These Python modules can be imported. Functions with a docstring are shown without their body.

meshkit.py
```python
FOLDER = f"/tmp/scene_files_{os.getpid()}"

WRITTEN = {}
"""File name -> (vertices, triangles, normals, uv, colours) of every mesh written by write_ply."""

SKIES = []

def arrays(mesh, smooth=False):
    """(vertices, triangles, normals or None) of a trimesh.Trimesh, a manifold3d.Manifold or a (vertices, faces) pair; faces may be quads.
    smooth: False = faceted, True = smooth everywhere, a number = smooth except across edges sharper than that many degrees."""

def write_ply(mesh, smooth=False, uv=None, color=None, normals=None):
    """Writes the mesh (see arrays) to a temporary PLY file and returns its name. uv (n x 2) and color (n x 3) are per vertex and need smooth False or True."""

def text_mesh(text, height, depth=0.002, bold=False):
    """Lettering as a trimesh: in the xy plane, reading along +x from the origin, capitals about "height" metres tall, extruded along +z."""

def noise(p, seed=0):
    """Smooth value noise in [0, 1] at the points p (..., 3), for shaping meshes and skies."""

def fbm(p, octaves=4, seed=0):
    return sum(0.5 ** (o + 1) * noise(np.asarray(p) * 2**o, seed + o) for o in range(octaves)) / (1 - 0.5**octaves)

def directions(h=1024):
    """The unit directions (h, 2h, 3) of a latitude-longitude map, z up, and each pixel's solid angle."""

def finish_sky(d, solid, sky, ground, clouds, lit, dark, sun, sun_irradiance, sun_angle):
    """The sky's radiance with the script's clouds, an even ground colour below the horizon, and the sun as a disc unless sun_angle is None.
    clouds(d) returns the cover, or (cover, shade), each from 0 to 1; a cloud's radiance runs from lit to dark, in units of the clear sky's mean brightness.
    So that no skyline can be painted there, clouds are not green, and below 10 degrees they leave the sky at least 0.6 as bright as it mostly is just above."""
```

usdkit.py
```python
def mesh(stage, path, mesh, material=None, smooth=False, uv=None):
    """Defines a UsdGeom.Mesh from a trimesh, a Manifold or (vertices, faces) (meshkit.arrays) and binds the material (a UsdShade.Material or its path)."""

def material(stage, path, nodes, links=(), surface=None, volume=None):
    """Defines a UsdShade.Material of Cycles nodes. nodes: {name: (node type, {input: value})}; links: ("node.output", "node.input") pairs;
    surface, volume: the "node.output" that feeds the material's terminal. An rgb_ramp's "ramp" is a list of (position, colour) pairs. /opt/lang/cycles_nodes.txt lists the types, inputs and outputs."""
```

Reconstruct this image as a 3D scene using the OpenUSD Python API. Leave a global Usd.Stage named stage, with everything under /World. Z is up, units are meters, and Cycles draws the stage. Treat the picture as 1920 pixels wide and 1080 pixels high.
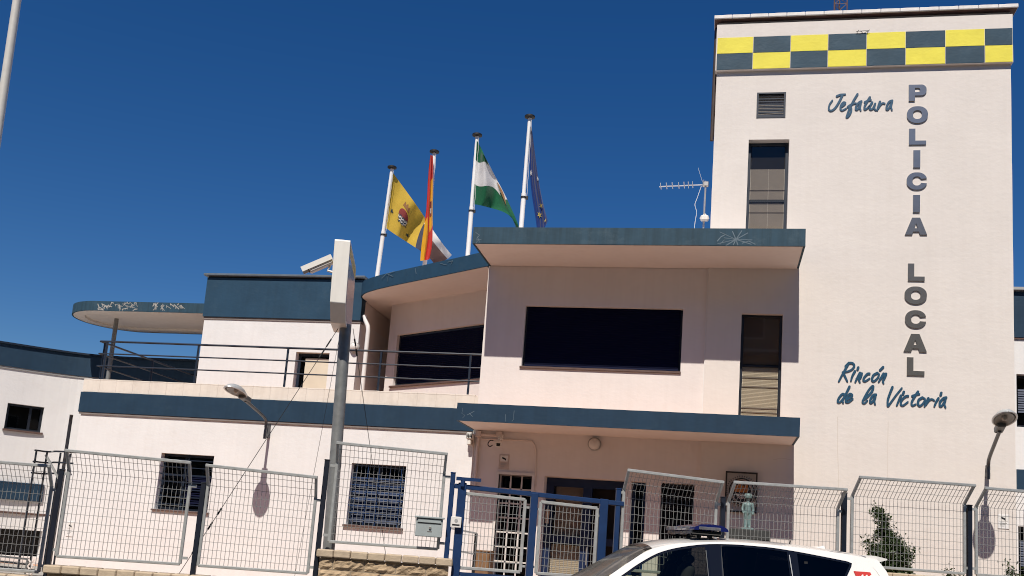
import math, random
import numpy as np, trimesh, usdkit, meshkit
from shapely.geometry import Polygon, LineString, Point, MultiPolygon, box as sbox
from shapely.ops import unary_union
from shapely import affinity
from manifold3d import Manifold, CrossSection
from pxr import Usd, UsdGeom, UsdLux, UsdShade, Sdf, Gf

# ------------------------------------------------------------------ camera, sky, sun, exposure
stage = Usd.Stage.CreateInMemory()
UsdGeom.SetStageUpAxis(stage, 'Z'); UsdGeom.SetStageMetersPerUnit(stage, 1.0)
UsdGeom.Xform.Define(stage, '/World'); UsdGeom.Scope.Define(stage, '/World/Looks')
YAW, PITCH, ROLL, FPX = math.radians(-12.1601053), math.radians(9.60166927), math.radians(4.30313266), 1834.39
EXPOSURE = 0.06
SKY_STRENGTH, SUN_INTENSITY = 0.068, 1.25
TO_SUN = np.array([-0.03, -1.0, 1.29]); TO_SUN /= np.linalg.norm(TO_SUN)
EYE = np.array([0.0, -18.0, 0.0])             # heights are counted from the eye; the street lies 1.33 m below
cy, sy, cp, sp, cr, sr = math.cos(YAW), math.sin(YAW), math.cos(PITCH), math.sin(PITCH), math.cos(ROLL), math.sin(ROLL)
_f = np.array([sy*cp, cy*cp, sp]); _r = np.array([cy, -sy, 0]); _u = np.cross(_r, _f)
CR, CU = cr*_r + sr*_u, -sr*_r + cr*_u
cam = UsdGeom.Camera.Define(stage, '/World/camera')
m4 = Gf.Matrix4d(*[float(x) for x in (*CR, 0, *CU, 0, *(-_f), 0, *EYE, 1)])
UsdGeom.Xformable(cam).AddTransformOp().Set(m4)
cam.CreateHorizontalApertureAttr(36.0); cam.CreateVerticalApertureAttr(36.0*9/16)
cam.CreateFocalLengthAttr(FPX/1920*36.0)
cam.CreateVerticalApertureOffsetAttr(180/1920*36.0)
cam.CreateClippingRangeAttr(Gf.Vec2f(0.05, 5000))
cam.CreateExposureAttr(EXPOSURE)

dome = UsdLux.DomeLight.Define(stage, '/World/sky')
skym = usdkit.material(stage, '/World/Looks/sky', {
    's': ('sky_texture', {'sky_type': 'single_scattering', 'sun_disc': False, 'sun_elevation': float(math.asin(TO_SUN[2])),
                          'sun_rotation': float(math.atan2(TO_SUN[0], TO_SUN[1])), 'altitude': 100.0, 'air_density': 1.0, 'aerosol_density': 0.0, 'ozone_density': 6.0}),
    'h': ('hsv', {'hue': 0.508, 'saturation': 1.27, 'value': 1.0, 'fac': 1.0}),
    'b': ('background_shader', {'strength': SKY_STRENGTH})}, [('s.color', 'h.color'), ('h.color', 'b.color')], surface='b.background')
UsdShade.MaterialBindingAPI.Apply(dome.GetPrim()).Bind(skym)
dome.GetPrim().SetCustomDataByKey('kind', 'structure'); dome.GetPrim().SetCustomDataByKey('label', 'clear deep blue sky'); dome.GetPrim().SetCustomDataByKey('category', 'sky')
sun = UsdLux.DistantLight.Define(stage, '/World/sun')
sun.CreateIntensityAttr(SUN_INTENSITY); sun.CreateAngleAttr(0.5); sun.CreateColorAttr(Gf.Vec3f(1.0, 0.93, 0.84)); sun.CreateNormalizeAttr(True)
_z = TO_SUN; _x = np.cross([0, 1, 0], _z); _x /= np.linalg.norm(_x); _y = np.cross(_z, _x)
UsdGeom.Xformable(sun).AddTransformOp().Set(Gf.Matrix4d(*[float(q) for q in (*_x, 0, *_y, 0, *_z, 0, 0, 0, 30, 1)]))

# ------------------------------------------------------------------ helpers: surveying points of the photograph on real planes
def ray(x, y): return CR*(x-960)/FPX - CU*(y-720)/FPX + _f
def onY(x, y, Y=0.0):
    d = ray(x, y); return EYE + d*(Y-EYE[1])/d[1]
def onZ(x, y, Z):
    d = ray(x, y); return EYE + d*(Z-EYE[2])/d[2]
def onP(x, y, P, n):
    d = ray(x, y); return EYE + d*(np.dot(np.asarray(P, float)-EYE, n)/np.dot(d, n))
SA = math.radians(17.174)                      # the street runs at this angle to the facade
EU, EV, EZ = np.array([math.cos(SA), math.sin(SA), 0]), np.array([-math.sin(SA), math.cos(SA), 0]), np.array([0, 0, 1.0])
def ST(u, v, z=0.0): return EYE + EU*u + EV*v + EZ*z
def onV(x, y, v):
    d = ray(x, y); P = d*(v/np.dot(d, EV)); return float(P@EU), float(P[2])
STREET_Z, YARD_Z = -1.33, -1.25

# ------------------------------------------------------------------ helpers: meshes
def join(*ms):
    ms = [m for m in ms if m is not None]
    vs, fs, o = [], [], 0
    for m in ms:
        v, f, _ = meshkit.arrays(m)
        vs.append(v); fs.append(f+o); o += len(v)
    return np.vstack(vs), np.vstack(fs)
def bx(x0, x1, y0, y1, z0, z1, c=0.0):
    a, b = np.array([min(x0, x1), min(y0, y1), min(z0, z1)]), np.array([max(x0, x1), max(y0, y1), max(z0, z1)])
    return obox((a+b)/2, np.eye(3), (b-a)/2, c)
def obox(center, axes, half, c=0.0):
    half = np.asarray(half, float); c = min(c, 0.45*half.min())
    pts = []
    for s in np.ndindex(2, 2, 2):
        sg = np.array(s)*2-1
        if c <= 0: pts.append(sg*half)
        else:
            for k in range(3):
                h = half.copy() - c; h[k] += c
                pts.append(sg*h)
    pts = np.array(pts)
    hull = trimesh.convex.convex_hull(pts); f = np.asarray(hull.faces)
    return np.asarray(center) + np.asarray(hull.vertices)@np.asarray(axes), (f if np.linalg.det(np.asarray(axes, float)) > 0 else f[:, ::-1])
def sbx(u0, u1, v0, v1, z0, z1, c=0.0):        # a box square to the street
    m = bx(u0, u1, v0, v1, z0, z1, c)
    return m[0]@np.array([EU, EV, EZ]) + EYE, m[1]
def bar(p, q, w, h=None, up=(0, 0, 1), c=0.0):
    p, q = np.asarray(p, float), np.asarray(q, float); d = q-p; L = np.linalg.norm(d); d /= L
    up = np.asarray(up, float)
    if abs(d@up) > 0.98: up = np.array([0, 1.0, 0])
    s = np.cross(d, up); s /= np.linalg.norm(s); t = np.cross(s, d)
    return obox((p+q)/2, np.array([d, s, t]), (L/2, w/2, (h or w)/2), c)
def tube(pts, r, n=10, caps=True):
    pts = np.asarray(pts, float); k = len(pts); rs = np.broadcast_to(np.asarray(r, float), (k,))
    T = np.gradient(pts, axis=0); T /= np.maximum(np.linalg.norm(T, axis=1, keepdims=True), 1e-9)
    a = np.array([0, 0, 1.0]) if abs(T[0][2]) < 0.9 else np.array([1.0, 0, 0])
    s = np.cross(T[0], a); s /= np.linalg.norm(s); V = []
    ang = np.arange(n)*2*math.pi/n
    for i in range(k):
        s = s - T[i]*(s@T[i]); s /= np.linalg.norm(s); b = np.cross(T[i], s)
        V.append(pts[i] + rs[i]*(np.cos(ang)[:, None]*s + np.sin(ang)[:, None]*b))
    V = np.vstack(V); F = []
    for i in range(k-1):
        for j in range(n):
            a_, b_ = i*n+j, i*n+(j+1) % n
            F += [[a_, b_, b_+n], [a_, b_+n, a_+n]]
    if caps:
        V = np.vstack([V, pts[0], pts[-1]]); c0, c1 = len(V)-2, len(V)-1
        for j in range(n):
            F += [[c0, (j+1) % n, j], [c1, (k-1)*n+j, (k-1)*n+(j+1) % n]]
    return V, np.array(F)
def spline(pts, n=8):
    P = np.asarray(pts, float)
    if len(P) < 3: return P
    Q = np.vstack([2*P[0]-P[1], P, 2*P[-1]-P[-2]]); out = []
    for i in range(1, len(Q)-2):
        for t in np.arange(n)/n:
            out.append(0.5*((2*Q[i]) + (-Q[i-1]+Q[i+1])*t + (2*Q[i-1]-5*Q[i]+4*Q[i+1]-Q[i+2])*t*t + (-Q[i-1]+3*Q[i]-3*Q[i+1]+Q[i+2])*t**3))
    out.append(P[-1]); return np.array(out)
def polys(g): return [p for p in getattr(g, 'geoms', [g]) if p.geom_type == 'Polygon' and p.area > 1e-9]
def extrude(poly, h0, h1):                     # plan polygon to a solid between two heights
    ms = []
    for p in polys(poly):
        m = trimesh.creation.extrude_polygon(p, h1-h0, engine='earcut'); ms.append((np.asarray(m.vertices)+[0, 0, h0], np.asarray(m.faces)))
    return join(*ms)
def plate(poly, y0, y1):                        # polygon in (x, z), solid from y0 (front) to y1
    v, f = extrude(poly, 0, y1-y0)
    return np.stack([v[:, 0], y0+v[:, 2], v[:, 1]], 1), f[:, ::-1]
def splate(poly, v0, v1):                       # polygon in (u, z) of the street, solid from v0 to v1
    v, f = plate(poly, v0, v1)
    return v@np.array([EU, EV, EZ]) + EYE, f
def man(m):
    v, f, _ = meshkit.arrays(m)
    from manifold3d import Mesh
    return Manifold(Mesh(np.asarray(v, np.float32), np.asarray(f, np.uint32)))
def cut(solid, *holes):
    a = man(solid)
    for h in holes: a = a - man(h)
    r = a.to_mesh(); return np.asarray(r.vert_properties)[:, :3].astype(float), np.asarray(r.tri_verts)
def lathe(profile, center, n=20, axis=2):
    pr = np.asarray(profile, float); ang = np.arange(n)*2*math.pi/n
    V = np.array([[r*math.cos(a), r*math.sin(a), z] for r, z in pr for a in ang]); F = []
    for i in range(len(pr)-1):
        for j in range(n):
            a_, b_ = i*n+j, i*n+(j+1) % n
            F += [[a_, b_, b_+n], [a_, b_+n, a_+n]]
    if axis == 1: V = V[:, [0, 2, 1]]; F = [f[::-1] for f in F]
    return V + np.asarray(center), np.array(F)
def blob(chains, edge=0.02, it=6):             # spheres joined by hulls, smoothed: bodies
    parts = []
    def ball(p, r): return Manifold.sphere(r, 20).translate([float(x) for x in p])
    for (p, r), (q, s) in chains:
        parts.append(Manifold.batch_hull([ball(p, r), ball(q, s)]))
    M = parts[0]
    for p in parts[1:]: M = M + p
    M = M.refine_to_length(edge).to_mesh()
    t = trimesh.Trimesh(np.asarray(M.vert_properties)[:, :3], np.asarray(M.tri_verts), process=True)
    trimesh.smoothing.filter_taubin(t, iterations=it)
    return np.asarray(t.vertices), np.asarray(t.faces)

# ------------------------------------------------------------------ helpers: prims
USED, ORIGIN = set(), {}
def fresh(parent, name):
    p = f'{parent}/{name}'; i = 0
    while p in USED:
        i += 1; p = f'{parent}/{name}_{i:03d}'
    USED.add(p); return p
def tag(prim, label=None, cat=None, group=None, kind=None):
    for k, v in (('label', label), ('category', cat), ('group', group), ('kind', kind)):
        if v: prim.SetCustomDataByKey(k, v)
    return prim
def thing(name, label, cat, at=(0, 0, 0), group=None, kind=None):
    x = UsdGeom.Xform.Define(stage, fresh('/World', name)); at = np.asarray(at, float)
    x.AddTranslateOp().Set(Gf.Vec3d(*[float(q) for q in at])); ORIGIN[str(x.GetPath())] = at
    return tag(x.GetPrim(), label, cat, group, kind)
def obj(name, mesh, mat, parent=None, smooth=False, label=None, cat=None, group=None, kind=None, uv=None):
    pp = str(parent.GetPath()) if parent is not None else '/World'
    path = fresh(pp, name); off = ORIGIN.get(pp, np.zeros(3)); ORIGIN[path] = off
    v, f, _ = meshkit.arrays(mesh)
    return tag(usdkit.mesh(stage, path, (v-off, f), MAT[mat], smooth=smooth, uv=uv).GetPrim(), label, cat, group, kind)
def one(name, mesh, mat, label, cat, smooth=False, group=None, kind=None):
    return obj(name, mesh, mat, None, smooth, label, cat, group, kind)

# ------------------------------------------------------------------ materials
MAT = {}
def mat(name, nodes, links=(), surface='p.BSDF'):
    MAT[name] = usdkit.material(stage, f'/World/Looks/{name}', nodes, links, surface=surface)
def plain(name, col, rough=0.5, metal=0.0, vary=0.12, scale=6.0, bump=0.0, bscale=60.0, spec=0.5, coat=0.0, streak=0.0, dirt=None, dirt_amt=0.0, dist=0.01):
    """paint, metal, plastic, stucco: the colour wanders a little, with fine relief, rain streaks and dirt patches"""
    c = np.array(col, float)
    nd = {'g': ('geometry', {}), 'n': ('noise_texture', {'scale': scale, 'detail': 6.0, 'roughness': 0.6}),
          'r': ('rgb_ramp', {'ramp': [(0.3, tuple(c*(1-vary))), (0.7, tuple(np.minimum(c*(1+vary), 0.95)))]}),
          'p': ('principled_bsdf', {'roughness': rough, 'metallic': metal, 'specular_ior_level': spec, 'coat_weight': coat})}
    ln = [('g.position', 'n.vector'), ('n.fac', 'r.fac')]
    last = 'r.color'
    if streak:
        nd['m'] = ('mapping', {'scale': (7.0, 7.0, 0.35)}); nd['n2'] = ('noise_texture', {'scale': 1.6, 'detail': 5.0, 'roughness': 0.65})
        nd['r2'] = ('rgb_ramp', {'ramp': [(0.42, (1, 1, 1)), (0.75, (1-streak, 1-streak*1.08, 1-streak*1.2))]})
        nd['x'] = ('mix_color', {'blend_type': 'multiply', 'fac': 1.0})
        ln += [('g.position', 'm.vector'), ('m.vector', 'n2.vector'), ('n2.fac', 'r2.fac'), (last, 'x.a'), ('r2.color', 'x.b')]; last = 'x.result'
    if dirt is not None:
        nd['n3'] = ('noise_texture', {'scale': 2.3, 'detail': 8.0, 'roughness': 0.75})
        nd['r3'] = ('rgb_ramp', {'ramp': [(0.52, (0, 0, 0)), (0.72, (dirt_amt,)*3)]})
        nd['x3'] = ('mix_color', {'b': tuple(dirt)})
        ln += [('g.position', 'n3.vector'), ('n3.fac', 'r3.fac'), ('r3.color', 'x3.fac'), (last, 'x3.a')]; last = 'x3.result'
    ln.append((last, 'p.base_color'))
    if bump:
        nd['nb'] = ('noise_texture', {'scale': bscale, 'detail': 4.0, 'roughness': 0.55}); nd['b'] = ('bump', {'strength': bump, 'distance': dist})
        nd['nc'] = ('noise_texture', {'scale': bscale*0.12, 'detail': 3.0}); nd['ad'] = ('math', {'math_type': 'multiply_add', 'value2': 2.5})
        nd['mb'] = ('mapping', {'scale': (0.85, 0.85, 1.2)})
        ln += [('g.position', 'mb.vector'), ('mb.vector', 'nb.vector'), ('mb.vector', 'nc.vector'), ('nc.fac', 'ad.value1'), ('nb.fac', 'ad.value3'), ('ad.value', 'b.height'), ('b.normal', 'p.normal')]
    mat(name, nd, ln)
plain('white_stucco', (0.735, 0.722, 0.71), 0.85, vary=0.03, scale=1.3, bump=0.22, bscale=15, streak=0.035, dirt=(0.55, 0.47, 0.40), dirt_amt=0.16, spec=0.2, dist=0.012)
plain('pink_stucco', (0.735, 0.68, 0.65), 0.85, vary=0.03, scale=1.2, bump=0.22, bscale=15, streak=0.035, dirt=(0.56, 0.46, 0.38), dirt_amt=0.15, spec=0.2, dist=0.012)
plain('cream_stucco', (0.705, 0.652, 0.605), 0.85, vary=0.03, scale=1.1, bump=0.26, bscale=11, streak=0.03, dirt=(0.56, 0.48, 0.40), dirt_amt=0.14, spec=0.2, dist=0.013)
plain('parapet_tile', (0.735, 0.665, 0.585), 0.8, vary=0.05, scale=2.5, bump=0.2, bscale=15, streak=0.08, dirt=(0.50, 0.43, 0.36), dirt_amt=0.35, spec=0.25)
plain('white_coping', (0.78, 0.74, 0.70), 0.8, vary=0.06, scale=3, bump=0.3, streak=0.1)
plain('blue_paint', (0.0145, 0.040, 0.074), 0.6, vary=0.10, scale=2.2, bump=0.2, bscale=14, streak=0.12, dirt=(0.035, 0.07, 0.10), dirt_amt=0.3, spec=0.25)
plain('blue_mid', (0.0185, 0.056, 0.100), 0.6, vary=0.10, scale=2.0, bump=0.3, bscale=12, streak=0.08, dirt=(0.045, 0.085, 0.12), dirt_amt=0.35, spec=0.25)
plain('blue_faded', (0.028, 0.066, 0.098), 0.65, vary=0.12, scale=2.2, bump=0.2, bscale=14, streak=0.30, dirt=(0.075, 0.115, 0.14), dirt_amt=0.6, spec=0.25)
plain('blue_square', (0.021, 0.055, 0.085), 0.62, vary=0.12, scale=3.0, bump=0.35, bscale=15, dirt=(0.065, 0.11, 0.145), dirt_amt=0.4, spec=0.3)
plain('yellow_square', (0.76, 0.67, 0.075), 0.65, vary=0.05, scale=3.0, bump=0.35, bscale=15, dirt=(0.55, 0.47, 0.06), dirt_amt=0.3, spec=0.3)
plain('scrape', (0.13, 0.175, 0.21), 0.9, vary=0.2, scale=30)
plain('scrape_pale', (0.34, 0.325, 0.30), 0.9, vary=0.2, scale=30)
plain('navy_metal', (0.006, 0.014, 0.030), 0.45, vary=0.15, scale=9)
plain('blue_gate', (0.0065, 0.030, 0.100), 0.42, vary=0.12, scale=8, dirt=(0.016, 0.036, 0.085), dirt_amt=0.4)
plain('door_blue', (0.004, 0.016, 0.060), 0.45, vary=0.12, scale=8)
plain('navy_post', (0.0055, 0.009, 0.019), 0.45, vary=0.2, scale=12)
plain('navy_slat', (0.0010, 0.0030, 0.022), 0.7, vary=0.1, scale=12, spec=0.12)
plain('blue_slat', (0.007, 0.021, 0.066), 0.5, vary=0.12, scale=12)
plain('dark_frame', (0.010, 0.014, 0.022), 0.4, vary=0.1)
plain('black', (0.006, 0.006, 0.007), 0.6, vary=0.1)
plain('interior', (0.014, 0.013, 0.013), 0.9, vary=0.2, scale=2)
plain('blind', (0.65, 0.575, 0.45), 0.6, vary=0.05, scale=4)
plain('blind_grey', (0.33, 0.295, 0.26), 0.7, vary=0.06, scale=4)
plain('blind_shaded', (0.16, 0.11, 0.08), 0.8, vary=0.06, scale=4)  # darker copy of the blind, with the shade put into its colour
plain('band_shade_grey', (0.21, 0.18, 0.165), 0.8, vary=0.15)
plain('brown_sill', (0.105, 0.06, 0.048), 0.6, vary=0.2, scale=9, bump=0.2)
plain('lattice', (0.66, 0.63, 0.59), 0.6, vary=0.05)
plain('galvanised', (0.40, 0.41, 0.40), 0.45, metal=0.35, vary=0.14, scale=14, dirt=(0.25, 0.23, 0.2), dirt_amt=0.4)
plain('wire', (0.33, 0.33, 0.32), 0.45, metal=0.4, vary=0.15, scale=14)
plain('pole_grey', (0.215, 0.22, 0.215), 0.5, metal=0.3, vary=0.16, scale=10, dirt=(0.33, 0.33, 0.32), dirt_amt=0.4)
plain('lamp_grey', (0.12, 0.125, 0.125), 0.45, metal=0.3, vary=0.15, scale=12)
plain('lamp_shell', (0.50, 0.51, 0.50), 0.32, metal=0.25, vary=0.1, scale=9)
plain('post_pale', (0.58, 0.56, 0.52), 0.5, vary=0.06, scale=10)
plain('white_pole', (0.80, 0.80, 0.79), 0.35, vary=0.03)
plain('sign_white', (0.76, 0.73, 0.67), 0.4, vary=0.03, scale=3, streak=0.08)
plain('sign_face', (0.55, 0.50, 0.49), 0.12, vary=0.05, scale=3, coat=0.3)
plain('sign_yellow', (0.75, 0.55, 0.10), 0.3)
plain('camera_white', (0.72, 0.70, 0.66), 0.4, vary=0.05)
plain('grey_plastic', (0.36, 0.36, 0.35), 0.5, vary=0.08)
plain('paint_grey', (0.33, 0.37, 0.37), 0.42, vary=0.06, scale=8, dirt=(0.22, 0.21, 0.19), dirt_amt=0.4)
plain('steel', (0.55, 0.53, 0.50), 0.35, metal=0.8, vary=0.1)
plain('conduit', (0.66, 0.58, 0.53), 0.6, vary=0.05)
plain('letter_steel', (0.42, 0.40, 0.365), 0.22, metal=0.85, vary=0.06, scale=5)
plain('letter_blue', (0.020, 0.075, 0.135), 0.35, vary=0.12, scale=9, coat=0.3)
plain('stone', (0.42, 0.31, 0.195), 0.9, vary=0.22, scale=14, bump=0.9, bscale=30, dist=0.02)
plain('stone_dark', (0.36, 0.26, 0.16), 0.9, vary=0.22, scale=14, bump=0.9, bscale=30, dist=0.02)
plain('cap_stone', (0.47, 0.375, 0.265), 0.85, vary=0.12, scale=10, bump=0.4, bscale=40)
plain('mortar', (0.30, 0.24, 0.17), 0.95, vary=0.2, scale=20)
plain('asphalt', (0.055, 0.055, 0.056), 0.9, vary=0.2, scale=3, bump=0.4, bscale=60)
plain('pavement', (0.34, 0.32, 0.29), 0.85, vary=0.12, scale=3, bump=0.2)
plain('terracotta', (0.47, 0.265, 0.17), 0.8, vary=0.14, scale=4, bump=0.2)
plain('kerb', (0.42, 0.40, 0.37), 0.85, vary=0.1)
plain('lane_paint', (0.78, 0.77, 0.74), 0.7, vary=0.06)
plain('dry_ground', (0.30, 0.25, 0.18), 0.95, vary=0.2, scale=0.15)
plain('bronze', (0.15, 0.225, 0.22), 0.6, metal=0.1, vary=0.3, scale=25)
plain('plinth', (0.045, 0.048, 0.047), 0.4, vary=0.2, scale=20)
plain('rust_brown', (0.11, 0.055, 0.04), 0.6, vary=0.25, scale=8)
plain('edge_shade_brown', (0.05, 0.032, 0.027), 0.7, vary=0.25, scale=8)
plain('coping_blue', (0.10, 0.125, 0.15), 0.6, vary=0.15, scale=8)
plain('wood', (0.20, 0.11, 0.05), 0.6, vary=0.2, scale=9)
plain('tan_blind', (0.40, 0.33, 0.27), 0.8, vary=0.06)
plain('paper', (0.50, 0.42, 0.33), 0.8, vary=0.06)
plain('emblem_dark', (0.02, 0.017, 0.016), 0.6)
plain('emblem_orange', (0.42, 0.14, 0.025), 0.6, vary=0.3, scale=30)
plain('emblem_pale', (0.50, 0.42, 0.37), 0.6)
plain('car_white', (0.83, 0.81, 0.77), 0.30, vary=0.012, scale=2, coat=1.0)
plain('car_black', (0.006, 0.006, 0.007), 0.18, vary=0.05, coat=0.5)
plain('car_trim', (0.015, 0.015, 0.016), 0.5)
plain('seat_cloth', (0.018, 0.018, 0.020), 0.85)
plain('chrome', (0.7, 0.7, 0.7), 0.15, metal=1.0, vary=0.02)
plain('tyre', (0.015, 0.015, 0.015), 0.85)
plain('bar_blue', (0.008, 0.014, 0.10), 0.12, vary=0.05, coat=1.0)
plain('bar_clear', (0.13, 0.13, 0.14), 0.12, vary=0.3, scale=18, coat=1.0)
plain('red_sticker', (0.55, 0.045, 0.035), 0.4)
plain('white_sticker', (0.8, 0.8, 0.8), 0.4)
plain('antenna_metal', (0.55, 0.55, 0.56), 0.35, metal=0.6)
plain('bark', (0.10, 0.075, 0.05), 0.9, vary=0.3, scale=30)
def cloth(name, col, vary=0.06):
    c = np.array(col)
    mat(name, {'g': ('geometry', {}), 'n': ('noise_texture', {'scale': 5.0, 'detail': 3.0}), 'r': ('rgb_ramp', {'ramp': [(0.3, tuple(c*(1-vary))), (0.7, tuple(np.minimum(c*(1+vary), .95)))]}),
               'p': ('principled_bsdf', {'roughness': 0.75, 'specular_ior_level': 0.2, 'sheen_weight': 0.2}), 't': ('translucent_bsdf', {}), 'm': ('mix_closure', {'fac': 0.35})},
        [('g.position', 'n.vector'), ('n.fac', 'r.fac'), ('r.color', 'p.base_color'), ('r.color', 't.color'), ('p.BSDF', 'm.closure1'), ('t.BSDF', 'm.closure2')], surface='m.closure')
cloth('flag_yellow', (0.62, 0.42, 0.055)); cloth('flag_slate', (0.06, 0.065, 0.10)); cloth('flag_mauve', (0.22, 0.13, 0.11)); cloth('flag_white', (0.72, 0.71, 0.70))
cloth('flag_red', (0.62, 0.035, 0.025)); cloth('flag_gold', (0.80, 0.42, 0.02)); cloth('flag_green', (0.008, 0.115, 0.05)); cloth('flag_blue', (0.006, 0.035, 0.19)); cloth('flag_star', (0.78, 0.60, 0.08))
cloth('flag_crimson', (0.28, 0.05, 0.05)); cloth('flag_ink', (0.02, 0.045, 0.08)); cloth('flag_brown', (0.33, 0.17, 0.07))
def pane(name, tint, base=0.0):
    mat(name, {'t': ('transparent_bsdf', {'color': tint}), 'g': ('glossy_bsdf', {'color': (0.9, 0.9, 0.9), 'roughness': 0.02}), 'f': ('layer_weight', {'blend': 0.5}), 'w': ('math', {'math_type': 'power', 'value2': 5.0}), 'k': ('math', {'math_type': 'multiply_add', 'value2': 0.95, 'value3': 0.03}), 'm': ('mix_closure', {})},
        [('f.facing', 'w.value1'), ('w.value', 'k.value1'), ('k.value', 'm.fac'), ('t.BSDF', 'm.closure1'), ('g.BSDF', 'm.closure2')], surface='m.closure')
pane('glass', (0.84, 0.83, 0.81)); pane('dark_glass', (0.30, 0.30, 0.31)); pane('car_glass', (0.66, 0.72, 0.66)); pane('privacy_glass', (0.05, 0.05, 0.055)); pane('acrylic', (0.97, 0.96, 0.95))
mat('dusty_sheen_glass', {'t': ('transparent_bsdf', {'color': (0.35, 0.36, 0.35)}), 'p': ('principled_bsdf', {'base_color': (0.16, 0.15, 0.135), 'roughness': 0.12, 'coat_weight': 0.4}), 'n': ('noise_texture', {'scale': 3.0, 'detail': 4.0}), 'g': ('geometry', {}),
    'k': ('math', {'math_type': 'multiply_add', 'value2': 0.3, 'value3': 0.5}), 'm': ('mix_closure', {})}, [('g.position', 'n.vector'), ('n.fac', 'k.value1'), ('k.value', 'm.fac'), ('t.BSDF', 'm.closure1'), ('p.BSDF', 'm.closure2')], surface='m.closure')  # grey mixed in for dust and for soft reflections on the windscreen
mat('leaf', {'oi': ('geometry', {}), 'r': ('rgb_ramp', {'ramp': [(0.0, (0.04, 0.065, 0.02)), (0.5, (0.095, 0.13, 0.045)), (1.0, (0.20, 0.22, 0.09))]}),
             'p': ('principled_bsdf', {'roughness': 0.42}), 't': ('translucent_bsdf', {}), 'm': ('mix_closure', {'fac': 0.25})},
    [('oi.random_per_island', 'r.fac'), ('r.color', 'p.base_color'), ('r.color', 't.color'), ('p.BSDF', 'm.closure1'), ('t.BSDF', 'm.closure2')], surface='m.closure')
mat('lamp_lens', {'p': ('principled_bsdf', {'base_color': (0.55, 0.52, 0.48), 'roughness': 0.15, 'transmission_weight': 0.35})})
mat('globe', {'p': ('principled_bsdf', {'base_color': (0.66, 0.63, 0.60), 'roughness': 0.3, 'subsurface_weight': 0.0})})

# ------------------------------------------------------------------ ground
def quad(p, z):
    p = np.asarray(p, float); return np.column_stack([p[:, 0], p[:, 1], np.full(len(p), z)]), np.array([[0, 1, 2], [0, 2, 3]])
one('ground', quad([(-1500, -1500), (1500, -1500), (1500, 1500), (-1500, 1500)], STREET_Z-0.16), 'dry_ground', 'dry pale ground stretching out to the horizon', 'ground', kind='structure')
def squad(u0, u1, v0, v1, z):
    return quad([ST(u0, v0)[:2], ST(u1, v0)[:2], ST(u1, v1)[:2], ST(u0, v1)[:2]], z)
one('road', sbx(-80, 80, -9, 12.75, STREET_Z-0.15, STREET_Z), 'asphalt', 'grey asphalt street in front of the fence', 'road', kind='structure')
one('pavement', sbx(-80, 80, 12.753, 12.99, STREET_Z-0.15, STREET_Z+0.12, 0.01), 'kerb', 'narrow strip of kerb at the foot of the stone walls', 'pavement', kind='structure')
yard = Polygon([ST(-30, 13.2)[:2], ST(30, 13.2)[:2], (30, 30), (-40, 30)])
one('courtyard', extrude(yard, STREET_Z-0.1, YARD_Z), 'terracotta', 'red tiled forecourt between the fence and the building', 'courtyard', kind='structure')

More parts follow.
